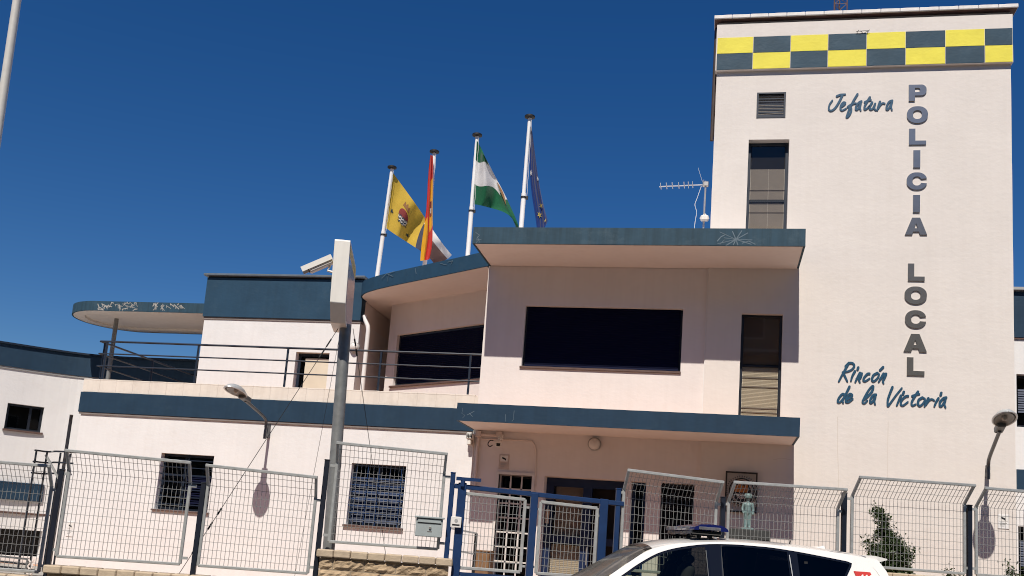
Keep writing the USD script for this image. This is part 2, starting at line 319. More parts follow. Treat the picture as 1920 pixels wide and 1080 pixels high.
# ------------------------------------------------------------------ the police station
B = thing('police_station', 'white and blue police station with checkered tower and flat canopies', 'building', (0, 0, YARD_Z))
WY = 0.05                                     # the main wall lies this far behind the tower front
SOF, TOP = 5.46, 5.77
def R(tl, br, Y=0.0):
    a, b = onY(*tl, Y), onY(*br, Y); return a[0], b[0], b[2], a[2]       # x0, x1, z0, z1
def hole(r, depth, Y): return bx(r[0], r[1], Y-0.3, Y+depth, r[2], r[3])
def window(parent, r, Y, depth, glass='glass', frame='navy_metal', fw=0.05, mull=(), rails=(), label=None):
    """a frame with its panes, set back in the reveal"""
    x0, x1, z0, z1 = r; y0, y1 = Y+depth-0.06, Y+depth-0.01
    e = 0.002
    fr = [bx(x0+e, x0+fw, y0, y1, z0+e, z1-e, .004), bx(x1-fw, x1-e, y0, y1, z0+e, z1-e, .004), bx(x0+fw, x1-fw, y0+.002, y1, z1-fw, z1-e, .004), bx(x0+fw, x1-fw, y0+.002, y1, z0+e, z0+fw, .004)]
    for mx in mull: fr.append(bx(mx-fw*.45, mx+fw*.45, y0+.004, y1-.002, z0+fw, z1-fw, .004))
    for mz in rails: fr.append(bx(x0+fw, x1-fw, y0+.006, y1-.004, mz-fw*.5, mz+fw*.5, .004))
    w = obj('window', join(*fr), frame, parent, label=label)
    xs = [x0+fw, *[m for m in sorted(mull)], x1-fw]; zs = [z0+fw, *[m for m in sorted(rails)], z1-fw]
    for i in range(len(xs)-1):
        for j in range(len(zs)-1):
            obj('pane', bx(xs[i]+.01, xs[i+1]-.01, y0+.006, y0+.010, zs[j]+.01, zs[j+1]-.01), glass, w)
    return w
def slats(x0, x1, y, z0, z1, pitch, tilt=0.35, th=0.004, wid=None):
    out = []; z = z0+pitch/2; w = wid or pitch*0.95; c, s = math.cos(tilt), math.sin(tilt)
    while z < z1:
        out.append(obox(((x0+x1)/2, y, z), np.array([[1, 0, 0], [0, s, c], [0, c, -s]]), ((x1-x0)/2, w/2, th/2))); z += pitch
    return join(*out)

# --- ground floor
A1 = R((303, 849), (390, 961), WY+.03); A1 = (A1[0], onY(402, 853, .08)[0], A1[2], A1[3])
A2 = R((660, 868), (750, 990), WY+.03); A2 = (A2[0], onY(762, 874, .08)[0], A2[2], A2[3])
GX0, GX1 = -13.06, -4.5
GY = WY+0.03
gf = cut(bx(GX0, GX1, GY, 9, YARD_Z-.3, 2.52), hole(A1, .19, GY), hole(A2, .19, GY))
obj('ground_floor_wall', gf, 'white_stucco', B)
obj('parapet_wall', join(bx(GX0-.02, -4.52, GY-.005, GY+.2, 2.52, 2.86), bx(GX0-.02, GX0+.18, GY+.2, 5, 2.52, 2.86)), 'parapet_tile', B)
n = 22
for i in range(n):                             # coping tiles along the terrace edge, joints open
    xa = GX0-.04 + i*(8.5/n); obj('coping_tile', bx(xa+.0015, xa+8.5/n-.0015, GY-.012, GY+.24, 2.861, 2.885, .004), 'parapet_tile', B)
    xb = xa; obj('facing_tile', bx(xb+.0012, xb+8.5/n-.0012, GY-.010, GY-.006, 2.61, 2.860, .0015), 'parapet_tile', B)
obj('blue_band', bx(GX0-.05, -4.575, .035, GY-.002, 2.175, 2.60, .006), 'blue_paint', B)
obj('band_shade_line', bx(GX0-.03, -4.6, .05, GY-.004, 2.135, 2.172), 'band_shade_grey', B)  # grey strip paints the thin shadow line under the band
obj('terrace_floor', bx(GX0+.2, 1.3, GY+.21, 9, 2.523, 2.56), 'terracotta', B)
# windows of the ground floor
w = window(B, A1, GY, .19, 'dark_glass', 'navy_metal', .05, mull=(A1[0]+.42*(A1[1]-A1[0]),), rails=(A1[2]+.62*(A1[3]-A1[2]),))
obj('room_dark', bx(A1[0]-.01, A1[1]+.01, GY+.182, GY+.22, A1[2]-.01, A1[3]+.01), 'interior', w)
obj('shutter', slats(A1[0]+.5*(A1[1]-A1[0]), A1[1]-.06, GY+.09, A1[2]+.1, A1[3]-.45, .05, .5), 'navy_slat', w)
obj('curtain', bx(A1[0]+.33*(A1[1]-A1[0]), A1[0]+.37*(A1[1]-A1[0]), GY+.155, GY+.165, A1[2]+.15, A1[2]+.75), 'lattice', w)
gb = [bar((A1[0], GY+.06, z), (A1[1], GY+.06, z), .018) for z in np.linspace(A1[2]+.12, A1[3]-.12, 7)]
obj('window_grille', join(*gb, bar(((A1[0]+A1[1])/2, GY+.075, A1[2]), ((A1[0]+A1[1])/2, GY+.075, A1[3]), .018)), 'navy_metal', B)
obj('window_sill', bx(A1[0]-.05, A1[1]+.05, GY-.05, GY+.25, A1[2]-.035, A1[2]-.002, .006), 'brown_sill', B)
w = window(B, A2, GY, .19, 'dark_glass', 'navy_metal', .05, mull=((A2[0]+A2[1])/2,))
obj('shutter', slats(A2[0]+.05, A2[1]-.05, GY+.10, A2[2]+.05, A2[3]-.26, .042, .45, .006), 'blue_slat', w)
obj('room_dark', bx(A2[0]-.01, A2[1]+.01, GY+.182, GY+.22, A2[2]-.01, A2[3]+.01), 'interior', w)
gb = [bar((A2[0], GY+.04, z), (A2[1], GY+.04, z), .022) for z in np.linspace(A2[2]+.1, A2[3]-.28, 7)]
gb += [bar((x, GY+.055, A2[2]), (x, GY+.055, A2[3]), .014) for x in np.linspace(A2[0]+.1, A2[1]-.1, 5)]
obj('window_grille', join(*gb), 'blue_gate', B)
obj('window_sill', bx(A2[0]-.05, A2[1]+.05, GY-.06, GY+.18, A2[2]-.045, A2[2]-.002, .006), 'brown_sill', B)

# --- entrance wall under the lower canopy (ground floor of the main block)
E1 = R((936, 889), (985, 1080), WY); E1 = (E1[0], E1[1], -.7, E1[3])
D1 = (onY(1021, 892, WY)[0], onY(1172, 905, WY)[0], YARD_Z, onY(1021, 892, WY)[2])
E2 = R((1184, 902), (1207, 1000), WY); E2 = (E2[0], E2[1], -.7, E2[3])
E3 = R((1240, 905), (1298, 1010), WY); E3 = (E3[0], E3[1], -.45, E3[3])
LS = 2.195                                    # soffit of the lower canopy
TX0, TX1 = -.29, 4.975
mg = cut(bx(-4.5, TX0, WY, 9, YARD_Z-.3, LS+.3), hole(E1, .3, WY), hole(D1, .6, WY), hole(E2, .35, WY), hole(E3, .3, WY))
obj('entrance_wall', mg, 'pink_stucco', B)
# tower front from here on
VENT = R((1421, 175.5), (1471, 219)); TWN = R((1404, 262), (1477, 470)); TWN = (TWN[0], onY(1480, 262)[0], 5.84, TWN[3])
TALL = (.345, 1.08, 2.45, 4.605)
tw = cut(bx(TX0, TX1, 0, 5.2, YARD_Z-.3, 10.44), hole(VENT, .12, 0), hole(TWN, .22, 0), hole(TALL, .16, 0))
obj('tower_wall', tw, 'cream_stucco', B)
# lattice window left of the door
w = window(B, E1, WY, .3, 'dark_glass', 'dark_frame', .03)
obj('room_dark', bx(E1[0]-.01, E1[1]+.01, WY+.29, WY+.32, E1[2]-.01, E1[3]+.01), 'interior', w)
xs = np.linspace(E1[0], E1[1], 4); gb = [bar((x, WY+.1, E1[2]), (x, WY+.1, E1[3]), .028) for x in xs[1:-1]]
z = E1[3]-.26
while z > E1[2]+.05:
    gb.append(bar((E1[0], WY+.1, z), (E1[1], WY+.1, z), .028)); z -= .27
obj('window_lattice', join(*gb, bx(E1[0]-.05, E1[0], WY-.03, WY+.1, E1[2], E1[3]+.05), bx(E1[0], E1[1]+.05, WY-.03, WY+.1, E1[3], E1[3]+.05), bx(E1[1], E1[1]+.05, WY-.03, WY+.1, E1[2], E1[3])), 'lattice', B)
# entrance door
d = obj('entrance_door', join(bx(D1[0]+.004, D1[0]+.14, WY+.3, WY+.42, D1[2], D1[3]-.004), bx(D1[1]-.14, D1[1]-.004, WY+.3, WY+.42, D1[2], D1[3]-.004), bx(D1[0]+.14, D1[1]-.14, WY+.302, WY+.42, D1[3]-.16, D1[3]-.004),
    bx((D1[0]+D1[1])/2-.05, (D1[0]+D1[1])/2+.12, WY+.31, WY+.42, D1[2], D1[3]-.16), bx(D1[0]+.14, D1[1]-.14, WY+.315, WY+.42, .20, .33), bx(D1[0]+.14, D1[1]-.14, WY+.315, WY+.42, YARD_Z+.01, YARD_Z+.25)), 'door_blue', B)
obj('room_dark', bx(D1[0]-.01, D1[1]+.01, WY+.58, WY+.62, D1[2], D1[3]), 'interior', d)
xa, xb = onY(1040, 960, WY+.4)[0], onY(1100, 960, WY+.4)[0]
obj('roller_blind', bx(xa, xb, WY+.45, WY+.46, onY(1060, 1005, WY+.4)[2], onY(1060, 913, WY+.4)[2]), 'tan_blind', d)
obj('slat_blind', slats(onY(1031, 1050, WY+.4)[0], onY(1092, 1050, WY+.4)[0], WY+.45, YARD_Z+.3, onY(1060, 1021, WY+.4)[2], .035, .25), 'blind', d)
obj('door_pane', bx(D1[0]+.15, (D1[0]+D1[1])/2-.06, WY+.35, WY+.356, YARD_Z+.26, D1[3]-.17), 'glass', d)
obj('door_handle', join(bar((xb+.06, WY+.27, -.18), (xb+.06, WY+.27, .16), .03, c=.008), bar((xb+.06, WY+.27, .13), (xb+.06, WY+.34, .13), .02), bar((xb+.06, WY+.27, -.15), (xb+.06, WY+.34, -.15), .02)), 'steel', d)
obj('door_note', bx(onY(1018, 960, WY)[0]+.01, onY(1023, 960, WY)[0]+.03, WY+.24, WY+.245, onY(1020, 980, WY)[2], onY(1020, 953, WY)[2]), 'paper', d)
w = window(B, E2, WY, .35, 'dark_glass', 'blue_gate', .05)
obj('room_dark', bx(E2[0]-.01, E2[1]+.01, WY+.34, WY+.37, E2[2]-.01, E2[3]+.01), 'interior', w)
w = window(B, E3, WY, .3, 'dark_glass', 'dark_frame', .035, mull=((E3[0]+E3[1])/2,))
obj('room_dark', bx(E3[0]-.01, E3[1]+.01, WY+.292, WY+.33, E3[2]-.01, E3[3]+.01), 'interior', w)
gr = [bar((x, .06, E3[2]), (x, .06, E3[3]), .014) for x in np.linspace(E3[0]+.04, E3[1]-.04, 7)]
for zz in (E3[3]-.05, E3[3]-.25, E3[3]-.44, E3[2]+.1): gr.append(bar((E3[0], .06, zz), (E3[1], .06, zz), .016))
for zz in (E3[3]-.15, E3[3]-.345):
    for x in np.linspace(E3[0]+.08, E3[1]-.08, 6):
        t = np.linspace(0, 2*math.pi*.9, 14); gr.append(tube([(x+.035*math.cos(a), .05, zz+.07*math.sin(a)) for a in t], .007, 5))
obj('ornamental_grille', join(*gr), 'black', B)

# --- first floor, main block
BIG = (-3.735, -.725, 3.48, 4.675)
m2 = cut(bx(-4.53, TX0, WY, 9, LS+.31, SOF), hole(BIG, .16, WY))
obj('first_floor_wall', m2, 'pink_stucco', B)
w = window(B, BIG, WY, .16, 'dark_glass', 'dark_frame', .045)
obj('roller_shutter', slats(BIG[0]+.045, BIG[1]-.045, WY+.075, BIG[2]+.02, BIG[3]-.02, .045, .22, .012), 'navy_slat', w)
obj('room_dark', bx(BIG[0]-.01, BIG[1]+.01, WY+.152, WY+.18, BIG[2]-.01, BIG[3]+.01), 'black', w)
obj('window_sill', bx(BIG[0]-.03, BIG[1]+.01, WY-.035, WY+.1, BIG[2]-.042, BIG[2]-.002, .006), 'brown_sill', B)
obj('corner_joint', bx(TX0-.012, TX0-.001, .012, WY-.001, LS+.35, SOF), 'white_stucco', B)
# tall window right, blind down
zr = onY(1425, 684)[2]
w = window(B, TALL, 0, .16, 'glass', 'dark_frame', .045, rails=(zr,))
obj('upper_blind', bx(TALL[0]+.05, TALL[1]-.05, .135, .14, zr+.03, TALL[3]-.04), 'blind_shaded', w)
obj('slat_blind', slats(TALL[0]+.05, TALL[1]-.05, .135, TALL[2], zr-.03, .025, .25), 'blind', w)
for z in (2.66, 2.78, 2.86, 3.25, 3.42): obj('blind_rail', bx(TALL[0]+.05, TALL[1]-.05, .118, .126, z, z+.022), 'blind_grey', w)
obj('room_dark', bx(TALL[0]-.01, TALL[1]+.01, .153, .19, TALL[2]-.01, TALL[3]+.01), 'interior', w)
# tower window
zr = onY(1440, 371)[2]; zt = onY(1440, 310)[2]
w = window(B, TWN, 0, .22, 'glass', 'navy_metal', .055, rails=(zr,))
obj('upper_blind', bx(TWN[0]+.05, TWN[1]-.05, .192, .2, 5.86, zt), 'blind_grey', w)
obj('blind_cord', bx((TWN[0]+TWN[1])/2+.02, (TWN[0]+TWN[1])/2+.026, .18, .185, 5.9, zt), 'lattice', w)
for z in (onY(1440, 350)[2], onY(1440, 392)[2]): obj('blind_rail', bx(TWN[0]+.055, TWN[1]-.055, .178, .188, z, z+.012), 'blind_grey', w)
obj('room_dark', bx(TWN[0]-.01, TWN[1]+.01, .212, .25, TWN[2]-.01, TWN[3]+.01), 'interior', w)
# louvre
v = obj('vent', join(bx(VENT[0]-.015, VENT[0]+.02, -.012, .05, VENT[2]-.015, VENT[3]+.015), bx(VENT[1]-.02, VENT[1]+.015, -.012, .05, VENT[2]-.015, VENT[3]+.015), bx(VENT[0]+.02, VENT[1]-.02, -.011, .05, VENT[3]-.015, VENT[3]+.015), bx(VENT[0]+.02, VENT[1]-.02, -.011, .05, VENT[2]-.015, VENT[2]+.02)), 'navy_metal', B)
for z in np.linspace(VENT[2]+.045, VENT[3]-.045, 8):
    obj('vent_slat', obox(((VENT[0]+VENT[1])/2, .025, z), np.array([[1, 0, 0], [0, .5, .866], [0, -.866, .5]]), ((VENT[1]-VENT[0])/2-.02, .016, .003)), 'navy_metal', v)
# checkered band and cornice
zb = [onY(1344, 135.5)[2], onY(1344, 105)[2], onY(1344.5, 75)[2]]; ZB0, ZB1, ZB2 = [float(z) for z in zb]
XB0, XB1 = TX0-.03, TX1+.02
obj('band_ledge', bx(XB0, XB1, -.075, 5.25, ZB0, 10.36), 'cream_stucco', B)
xe = [onY(x, y)[0] for x, y in ((1344, 105), (1411.5, 103), (1481.5, 101), (1551.5, 99), (1623.5, 97), (1696.5, 95), (1770.5, 92.5), (1844.5, 90.5), (1899, 89))]
for i in range(8):
    for j, (za, zc) in enumerate(((ZB0+.004, ZB1), (ZB1, ZB2))):
        yel = (i+j) % 2 == 1
        x0, x1 = (max(xe[i], XB0+.004), min(xe[i+1], XB1-.004))
        obj('checker_square', bx(x0+.004, x1-.004, -.081, -.0752, za+.004, zc-.004, .002), 'yellow_square' if yel else 'blue_square', B)
obj('cornice_shade_sheet', bx(TX0-.08, TX1+.09, -.12, 5.35, 10.442, 10.45), 'rust_brown', B)  # brown sheet puts the shade under the cornice tiles into colour
n = 16
for i in range(n):
    xa = TX0-.09+i*(5.46/n); obj('cornice_tile', bx(xa+.003, xa+5.46/n-.003, -.15, .3, 10.452, 10.525, .008), 'white_coping', B)
obj('cornice_back', bx(TX0-.08, TX1+.09, .302, 5.35, 10.452, 10.52), 'white_coping', B)
obj('drainpipe', tube([(TX0-.042, .12, 10.4), (TX0-.042, .12, 8.05)], .038, 10), 'edge_shade_brown', B, smooth=40)  # dark tube stands for a shaded edge face; shade is in its colour
fx = onY(1616, 66)
obj('band_bracket', join(*[bar((fx[0]+a, -.08, fx[2]+.01), (fx[0]+a+b, -.12, fx[2]+.04+c*.6), .007) for a, b, c in ((-.1, .03, 0), (.0, -.05, -.03), (.09, .03, 0), (.04, .06, -.04))], bar((fx[0]-.12, -.11, fx[2]+.02), (fx[0]+.10, -.11, fx[2]+.03), .007)), 'black', B)

# --- canopies: white slab inside a blue fascia
def canopy(name, poly, z0, z1, th=.035, mate='pink_stucco', blue='blue_paint', clip=None):
    inner = poly.buffer(-th, join_style=2)
    ring = poly.difference(inner)
    if clip is not None: ring = ring.intersection(clip)
    c = obj(name, extrude(poly.difference(ring.buffer(.0015, join_style=2)), z0+.006, z1-.02), mate, B)
    obj('fascia', extrude(ring, z0, z1), blue, c)
    return c
canopy('upper_canopy', sbox(-4.525, -1.36, 1.335, -.003).union(sbox(-4.525, -.01, TX0-.003, 9)), SOF, TOP, blue='blue_faded', clip=sbox(-10, -5, 10, -.045).union(sbox(-4.6, -5, -4.45, 10)))
canopy('lower_canopy', sbox(-4.57, -1.29, 1.325, -.003).union(sbox(-4.57, -.01, TX0-.003, WY-.003)), LS, 2.515, clip=sbox(-10, -5, 10, -.045))
obj('canopy_tiles', bx(-4.53, 1.28, -1.25, -.006, 2.497, 2.509), 'terracotta', B)
# --- angled wing with its swept canopy
ANG = [(-4.53, 1.53), (-7.62, 3.32), (-7.62, 9), (-4.53, 9)]
nrm = np.array([-.5, -.866, 0]); dirv = np.array([-.866, .5, 0]); P0 = np.array([-5.08, 1.85, 0])
aw = extrude(Polygon(ANG), 2.57, SOF)
q0, q1 = onP(745, 628, P0, nrm), np.array([*(P0+dirv*-.5)[:2], 0])
s0, s1 = (q0-P0)@dirv, (np.array([-4.45, 0, 0])-P0)@np.array([1/dirv[0], 0, 0])
AW = (s0, -.62, onP(731, 724, P0, nrm)[2], 4.715)
AX = np.array([dirv, nrm, EZ])
def ang_box(sa, sb, na, nb, z0, z1, c=0): return obox(P0*[1, 1, 0]+dirv*(sa+sb)/2+nrm*(na+nb)/2+EZ*(z0+z1)/2, AX, (abs(sb-sa)/2, abs(nb-na)/2, abs(z1-z0)/2), c)
obj('angled_wall', cut(aw, ang_box(AW[0], AW[1], -.16, .2, AW[2], AW[3])), 'pink_stucco', B)
w = obj('window', join(ang_box(AW[0]-.002, AW[0]-.05, -.15, -.08, AW[2], AW[3]), ang_box(AW[0], AW[1], -.15, -.081, AW[3]-.05, AW[3]-.002), ang_box(AW[0], AW[1], -.15, -.081, AW[2]+.002, AW[2]+.05)), 'dark_frame', B)
sl = []
for z in np.arange(AW[2]+.06, AW[3]-.05, .045): sl.append(ang_box(AW[0]-.05, AW[1], -.10, -.085, z, z+.036, .003))
obj('roller_shutter', join(*sl), 'navy_slat', w)
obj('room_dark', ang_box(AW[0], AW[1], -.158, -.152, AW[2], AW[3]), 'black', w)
obj('window_sill', ang_box(AW[0]+.08, AW[1], -.12, .05, AW[2]-.045, AW[2]-.002, .006), 'brown_sill', B)
curve = [(-4.66+.16, .07-.10), (-4.66, .07), (-5.39, .53), (-6.67, 1.33), (-7.3, 1.74), (-7.65, 2.0), (-7.95, 2.28), (-8.14, 2.62), (-8.17, 3.0)]
cpoly = Polygon([(-4.53, -.005)] + [tuple(p) for p in spline(curve[1:], 6)] + [(-8.4, 3.06), (-8.4, 9), (-4.53, 9)])
canopy('swept_canopy', cpoly, SOF-.012, TOP-.012, blue='blue_mid')
obj('porch_wall', bx(-8.15, -7.625, 5.2, 9, 2.57, SOF-.02), 'white_stucco', B)
# --- left block with terrace door
LBX0, LBX1, LY = -12.1, -8.16, 2.8
DR = R((563, 660), (606, 728), LY); DR = (DR[0]-.1, onY(618, 662, LY)[0], 2.565, DR[3])
obj('terrace_block_wall', cut(bx(LBX0, LBX1, LY, 9, 2.57, 4.93), hole(DR, .22, LY)), 'white_stucco', B)
obj('upper_block_wall', bx(LBX0+.22, LBX1, LY+.21, 9, 4.931, 5.44), 'pink_stucco', B)
obj('blue_band', join(bx(LBX0-.03, LBX1+.01, LY-.05, LY+.2, 4.935, 5.9, .006), bx(LBX0-.03, LBX0+.2, LY+.202, 9, 4.935, 5.9)), 'blue_mid', B)
obj('band_shade_line', bx(LBX0-.01, LBX1+.01, LY-.02, LY+.2, 4.88, 4.933), 'band_shade_grey', B)  # thin shadow below the upper band, painted as a grey strip
obj('roof_coping', bx(LBX0-.1, LBX1+.05, LY-.13, 9.1, 5.93, 5.985, .01), 'coping_blue', B)
obj('coping_shade_strip', bx(LBX0-.01, LBX1, LY-.02, LY+.3, 5.902, 5.928), 'black', B)  # solid black strip painted for the shade under the coping
w = window(B, (DR[0], DR[1], DR[2], DR[3]), LY, .22, 'dark_glass', 'navy_metal', .07)
obj('upper_blind', bx(DR[0]+.2, DR[1]-.04, LY+.12, LY+.125, DR[2], DR[3]-.12), 'blind', w)
obj('room_dark', bx(DR[0]-.01, DR[1]+.01, LY+.205, LY+.24, DR[2]-.01, DR[3]+.01), 'interior', w)
hp = onY(678, 610, LY)
dp = onY(684, 600, LY-.12)
obj('drainpipe', join(tube([(-8.06, LY-.02, 5.05), (-8.02, LY-.06, 4.95), (-7.93, LY-.1, 4.8), (-7.91, LY-.1, 4.7), (-7.91, LY-.1, 2.57)], .05, 10)), 'white_stucco', B, smooth=40)
# round-ended roof over the terrace end
cen = (-15.1, 4.03); rad = 1.21
st = Point(cen).buffer(rad, 32).union(sbox(-15.1, cen[1]-rad, LBX0-.003, cen[1]+rad))
rc = obj('round_canopy', cut(extrude(st.buffer(-.03), 5.036, 5.25), extrude(st.buffer(-.30), 4.9, 5.085)), 'sign_white', B)
obj('fascia', extrude(st.difference(st.buffer(-.031)), 5.03, 5.27), 'blue_faded', rc)
obj('canopy_post', tube([(-15.2, 3.9, 5.09), (-15.2, 3.9, 2.4)], .055, 14), 'pole_grey', B, smooth=40)

# paint scrapes on the blue fascias: flaked patches with shapes of their own
rng = random.Random(4)
def scrape(strokes, Y, mate, w=.012):
    g = unary_union([LineString([(onY(x, y, Y)[0], onY(x, y, Y)[2]) for x, y in s]).buffer(w*rng.uniform(.5, 1.2), 4) for s in strokes])
    obj('paint_scrape', plate(g, Y-.0025, Y+.004), mate, B)
star = [[(1380, 449), (1380+dx*rng.uniform(.7, 1.1), 446+dy)] for dx, dy in ((-38, -11), (-30, 0), (-40, 11), (-24, 14), (-9, -12), (-6, 13), (10, -13), (18, 8), (30, 4), (36, 12), (24, -9), (4, 13))]
star += [[(1345, 452), (1352, 444), (1358, 441)], [(1350, 458), (1358, 450)], [(1392, 456), (1404, 452), (1416, 458)]]
scrape(star, -1.36, 'scrape', .0075)
scrape([[(892, 436), (899, 441), (894, 447)], [(893, 450), (902, 449)], [(895, 444), (900, 455)], [(898, 449), (893, 455)]], -1.36, 'scrape', .005)
scrape([[(868, 765), (866, 775), (872, 779), (867, 784)], [(876, 778), (884, 774), (889, 771)], [(880, 775), (886, 781)], [(948, 777), (948, 790)], [(964, 770), (963, 786), (960, 790)]], -1.29, 'scrape', .0035)
sq = []
for k in range(46):
    x = rng.uniform(164, 252); y = rng.uniform(567, 583)
    sq.append([(x, y), (x+rng.uniform(-2, 5), y-rng.uniform(2, 6)), (x+rng.uniform(-3, 9), y+rng.uniform(-4, 4))])
for k in range(28):
    x = rng.uniform(283, 345); y = 574-(x-283)*.05+rng.uniform(-3, 8)
    sq.append([(x, y), (x+rng.uniform(-2, 5), y-rng.uniform(2, 5)), (x+rng.uniform(-3, 8), y+rng.uniform(-3, 3))])
sq = [s for s in sq if all(onY(x, y, cen[1]-rad)[2] < 5.26 and onY(x, y, cen[1]-rad)[2] > 5.04 and onY(x, y, cen[1]-rad)[0] > -15.05 for x, y in s)]
scrape(sq, cen[1]-rad, 'scrape_pale', .0085)
# fascia of the swept canopy: a few pale strokes
def on_swept(x, y): return onP(x, y, np.array([-5.39, .53, 0]), np.array([-.53, -.848, 0]))
for s in ([(716, 522), (726, 513), (738, 519)], [(727, 528), (730, 512), (741, 509)], [(840, 492), (850, 489), (846, 496)], [(826, 494), (838, 497)], [(780, 503), (781, 514)]):
    pts = [on_swept(x, y)+np.array([-.53, -.848, 0])*.012 for x, y in s]
    obj('paint_scrape', join(*[bar(a, b, .003, .007, up=(0, 0, 1)) for a, b in zip(pts, pts[1:])]), 'scrape', B)

# hairline cracks and drips in the render
plain('crack', (0.575, 0.51, 0.445), 0.9, vary=0.1)
for pts, Y, w_ in (([(1571, 782), (1570, 840), (1572, 900), (1571, 985)], 0, .004), ([(1665, 790), (1664, 850), (1665, 935)], 0, .003), ([(1450, 862), (1466, 859), (1484, 862)], 0, .003)):
    obj('wall_crack', plate(LineString([(onY(x+rng.uniform(-.6, .6), y, Y)[0], onY(x, y+rng.uniform(-.6, .6), Y)[2]) for x, y in pts]).buffer(w_, 2), Y-.0018, Y+.004), 'crack', B)

# --- left wing (curved band) and rear wing on the right
LW = [(-26, -4.2), (-20.0, 1.43), (-18.02, 3.26)] + [tuple(p) for p in spline([(-18.02, 3.26), (-17.1, 4.11), (-16.35, 4.62), (-15.4, 4.86), (-14.0, 4.9)], 5)[1:]] + [(-12.0, 4.9), (-12.0, 12), (-26, 12)]
PW, NW = np.array([-16.57, 4.6, 0]), np.array([.68, -.73, 0]); NW = NW/np.linalg.norm(NW); DW = np.array([-NW[1], NW[0], 0])
WX = np.array([DW, NW, EZ])
def wbox(p, q, n0, n1, z0, z1, c=0):
    a, b = (p-PW)@DW, (q-PW)@DW
    return obox(PW*[1, 1, 0]+DW*(a+b)/2+NW*(n0+n1)/2+EZ*(z0+z1)/2, WX, (abs(b-a)/2, abs(n1-n0)/2, abs(z1-z0)/2), c)
def onW(x, y): return onP(x, y, PW, NW)
wa, wb = onW(15, 755), onW(76, 811)
lo0, lo1 = onW(-30, 990), onW(72, 1045)
slot = bx(onY(139, 790, 4.9)[0], onY(152, 790, 4.9)[0], 4.5, 6, onY(140, 850, 4.9)[2]-1.2, onY(140, 781, 4.9)[2])
wing = thing('side_wing', 'curved white side wing with blue roof band behind left end of station', 'building', (-18, 5, STREET_Z))
obj('wing_wall', cut(extrude(Polygon(LW), STREET_Z-.1, 3.66), wbox(wa, wb, -.25, .3, wb[2], wa[2]), wbox(lo0, lo1, -.5, .3, lo1[2], lo0[2]+.02), slot), 'white_stucco', wing)
LWp = Polygon(LW)
obj('roof_band', extrude(LWp.buffer(.05, join_style=2), 3.66, 4.22), 'blue_paint', wing, smooth=25)
obj('roof_coping', extrude(LWp.buffer(.10, join_style=2), 4.222, 4.27), 'navy_metal', wing)
obj('band_shade_line', extrude(LWp.buffer(.03, join_style=2), 3.61, 3.658), 'grey_plastic', wing)
w = obj('window', join(wbox(wa, wa+DW*.06, -.2, -.13, wb[2], wa[2]), wbox(wb-DW*.06, wb, -.2, -.13, wb[2], wa[2]), wbox(wa, wb, -.2, -.131, wa[2]-.05, wa[2]), wbox(wa, wb, -.2, -.131, wb[2], wb[2]+.05), wbox((wa+wb)/2+DW*.1, (wa+wb)/2+DW*.16, -.2, -.132, wb[2], wa[2])), 'dark_frame', wing)
obj('pane', wbox(wa, wb, -.17, -.165, wb[2], wa[2]), 'dark_glass', w)
obj('room_dark', wbox(wa, wb, -.248, -.24, wb[2], wa[2]), 'interior', w)
obj('window_sill', wbox(wa-DW*.03, wb+DW*.05, -.1, .05, wb[2]-.05, wb[2]-.002), 'brown_sill', wing)
b0, b1 = onW(-40, 905), onW(78, 940)
obj('slot_shade_sheet', bx(slot[0][:, 0].min()-.01, slot[0][:, 0].max()+.01, 4.93, 4.96, slot[0][:, 2].min(), slot[0][:, 2].max()), 'black', wing)  # black sheet paints the slot dark, as sun reaches into it
obj('lower_band', wbox(b0-DW*4, b1, .002, .08, b1[2]-.02, onW(75, 908)[2], .01), 'blue_paint', wing)
obj('ledge', wbox(b0-DW*4, b1+DW*.4, .002, .05, onW(60, 962)[2]-.05, onW(60, 962)[2], .01), 'brown_sill', wing)
obj('basement_dark', wbox(lo0, lo1, -.49, -.47, lo1[2], lo0[2]), 'interior', wing)
rw = thing('rear_wing', 'narrow sliver of banded wing behind the right side of the tower', 'building', (6, 2, YARD_Z))
RY = 1.5
def rz(y): return float(onY(1903, y, RY)[2])
rwin = (5.42, 7.2, rz(800), rz(701)); rwin2 = (5.42, 6.6, rz(1090), rz(986))
obj('wing_wall', cut(bx(4.98, 14, RY, 9, YARD_Z-.2, rz(541)-.05), hole(rwin, .2, RY), hole(rwin2, .2, RY)), 'white_stucco', rw)
obj('blue_band', bx(4.985, 14.03, RY-.04, RY-.002, rz(633), rz(548)), 'blue_paint', rw)
obj('roof_coping', bx(4.985, 14.1, RY-.12, 9.1, rz(546), rz(541)), 'grey_plastic', rw)
obj('band_shade_line', bx(4.985, 14, RY-.03, RY-.002, rz(636), rz(633)-.003), 'rust_brown', rw)
obj('blue_band', bx(5.40, 14.03, RY-.04, RY-.002, rz(918), rz(880)), 'blue_paint', rw)
for rr in (rwin, rwin2):
    w = window(rw, rr, RY, .2, 'dark_glass', 'dark_frame', .05)
    zt = rr[3]-.28*(rr[3]-rr[2]); zl = rr[2]+.28*(rr[3]-rr[2])
    obj('shutter', slats(rr[0]+.05, rr[1]-.05, RY+.1, zl, zt, .045, .4), 'blue_slat', w)
    obj('room_dark', bx(rr[0]-.01, rr[1]+.01, RY+.19, RY+.22, rr[2]-.01, rr[3]+.01), 'interior', w)

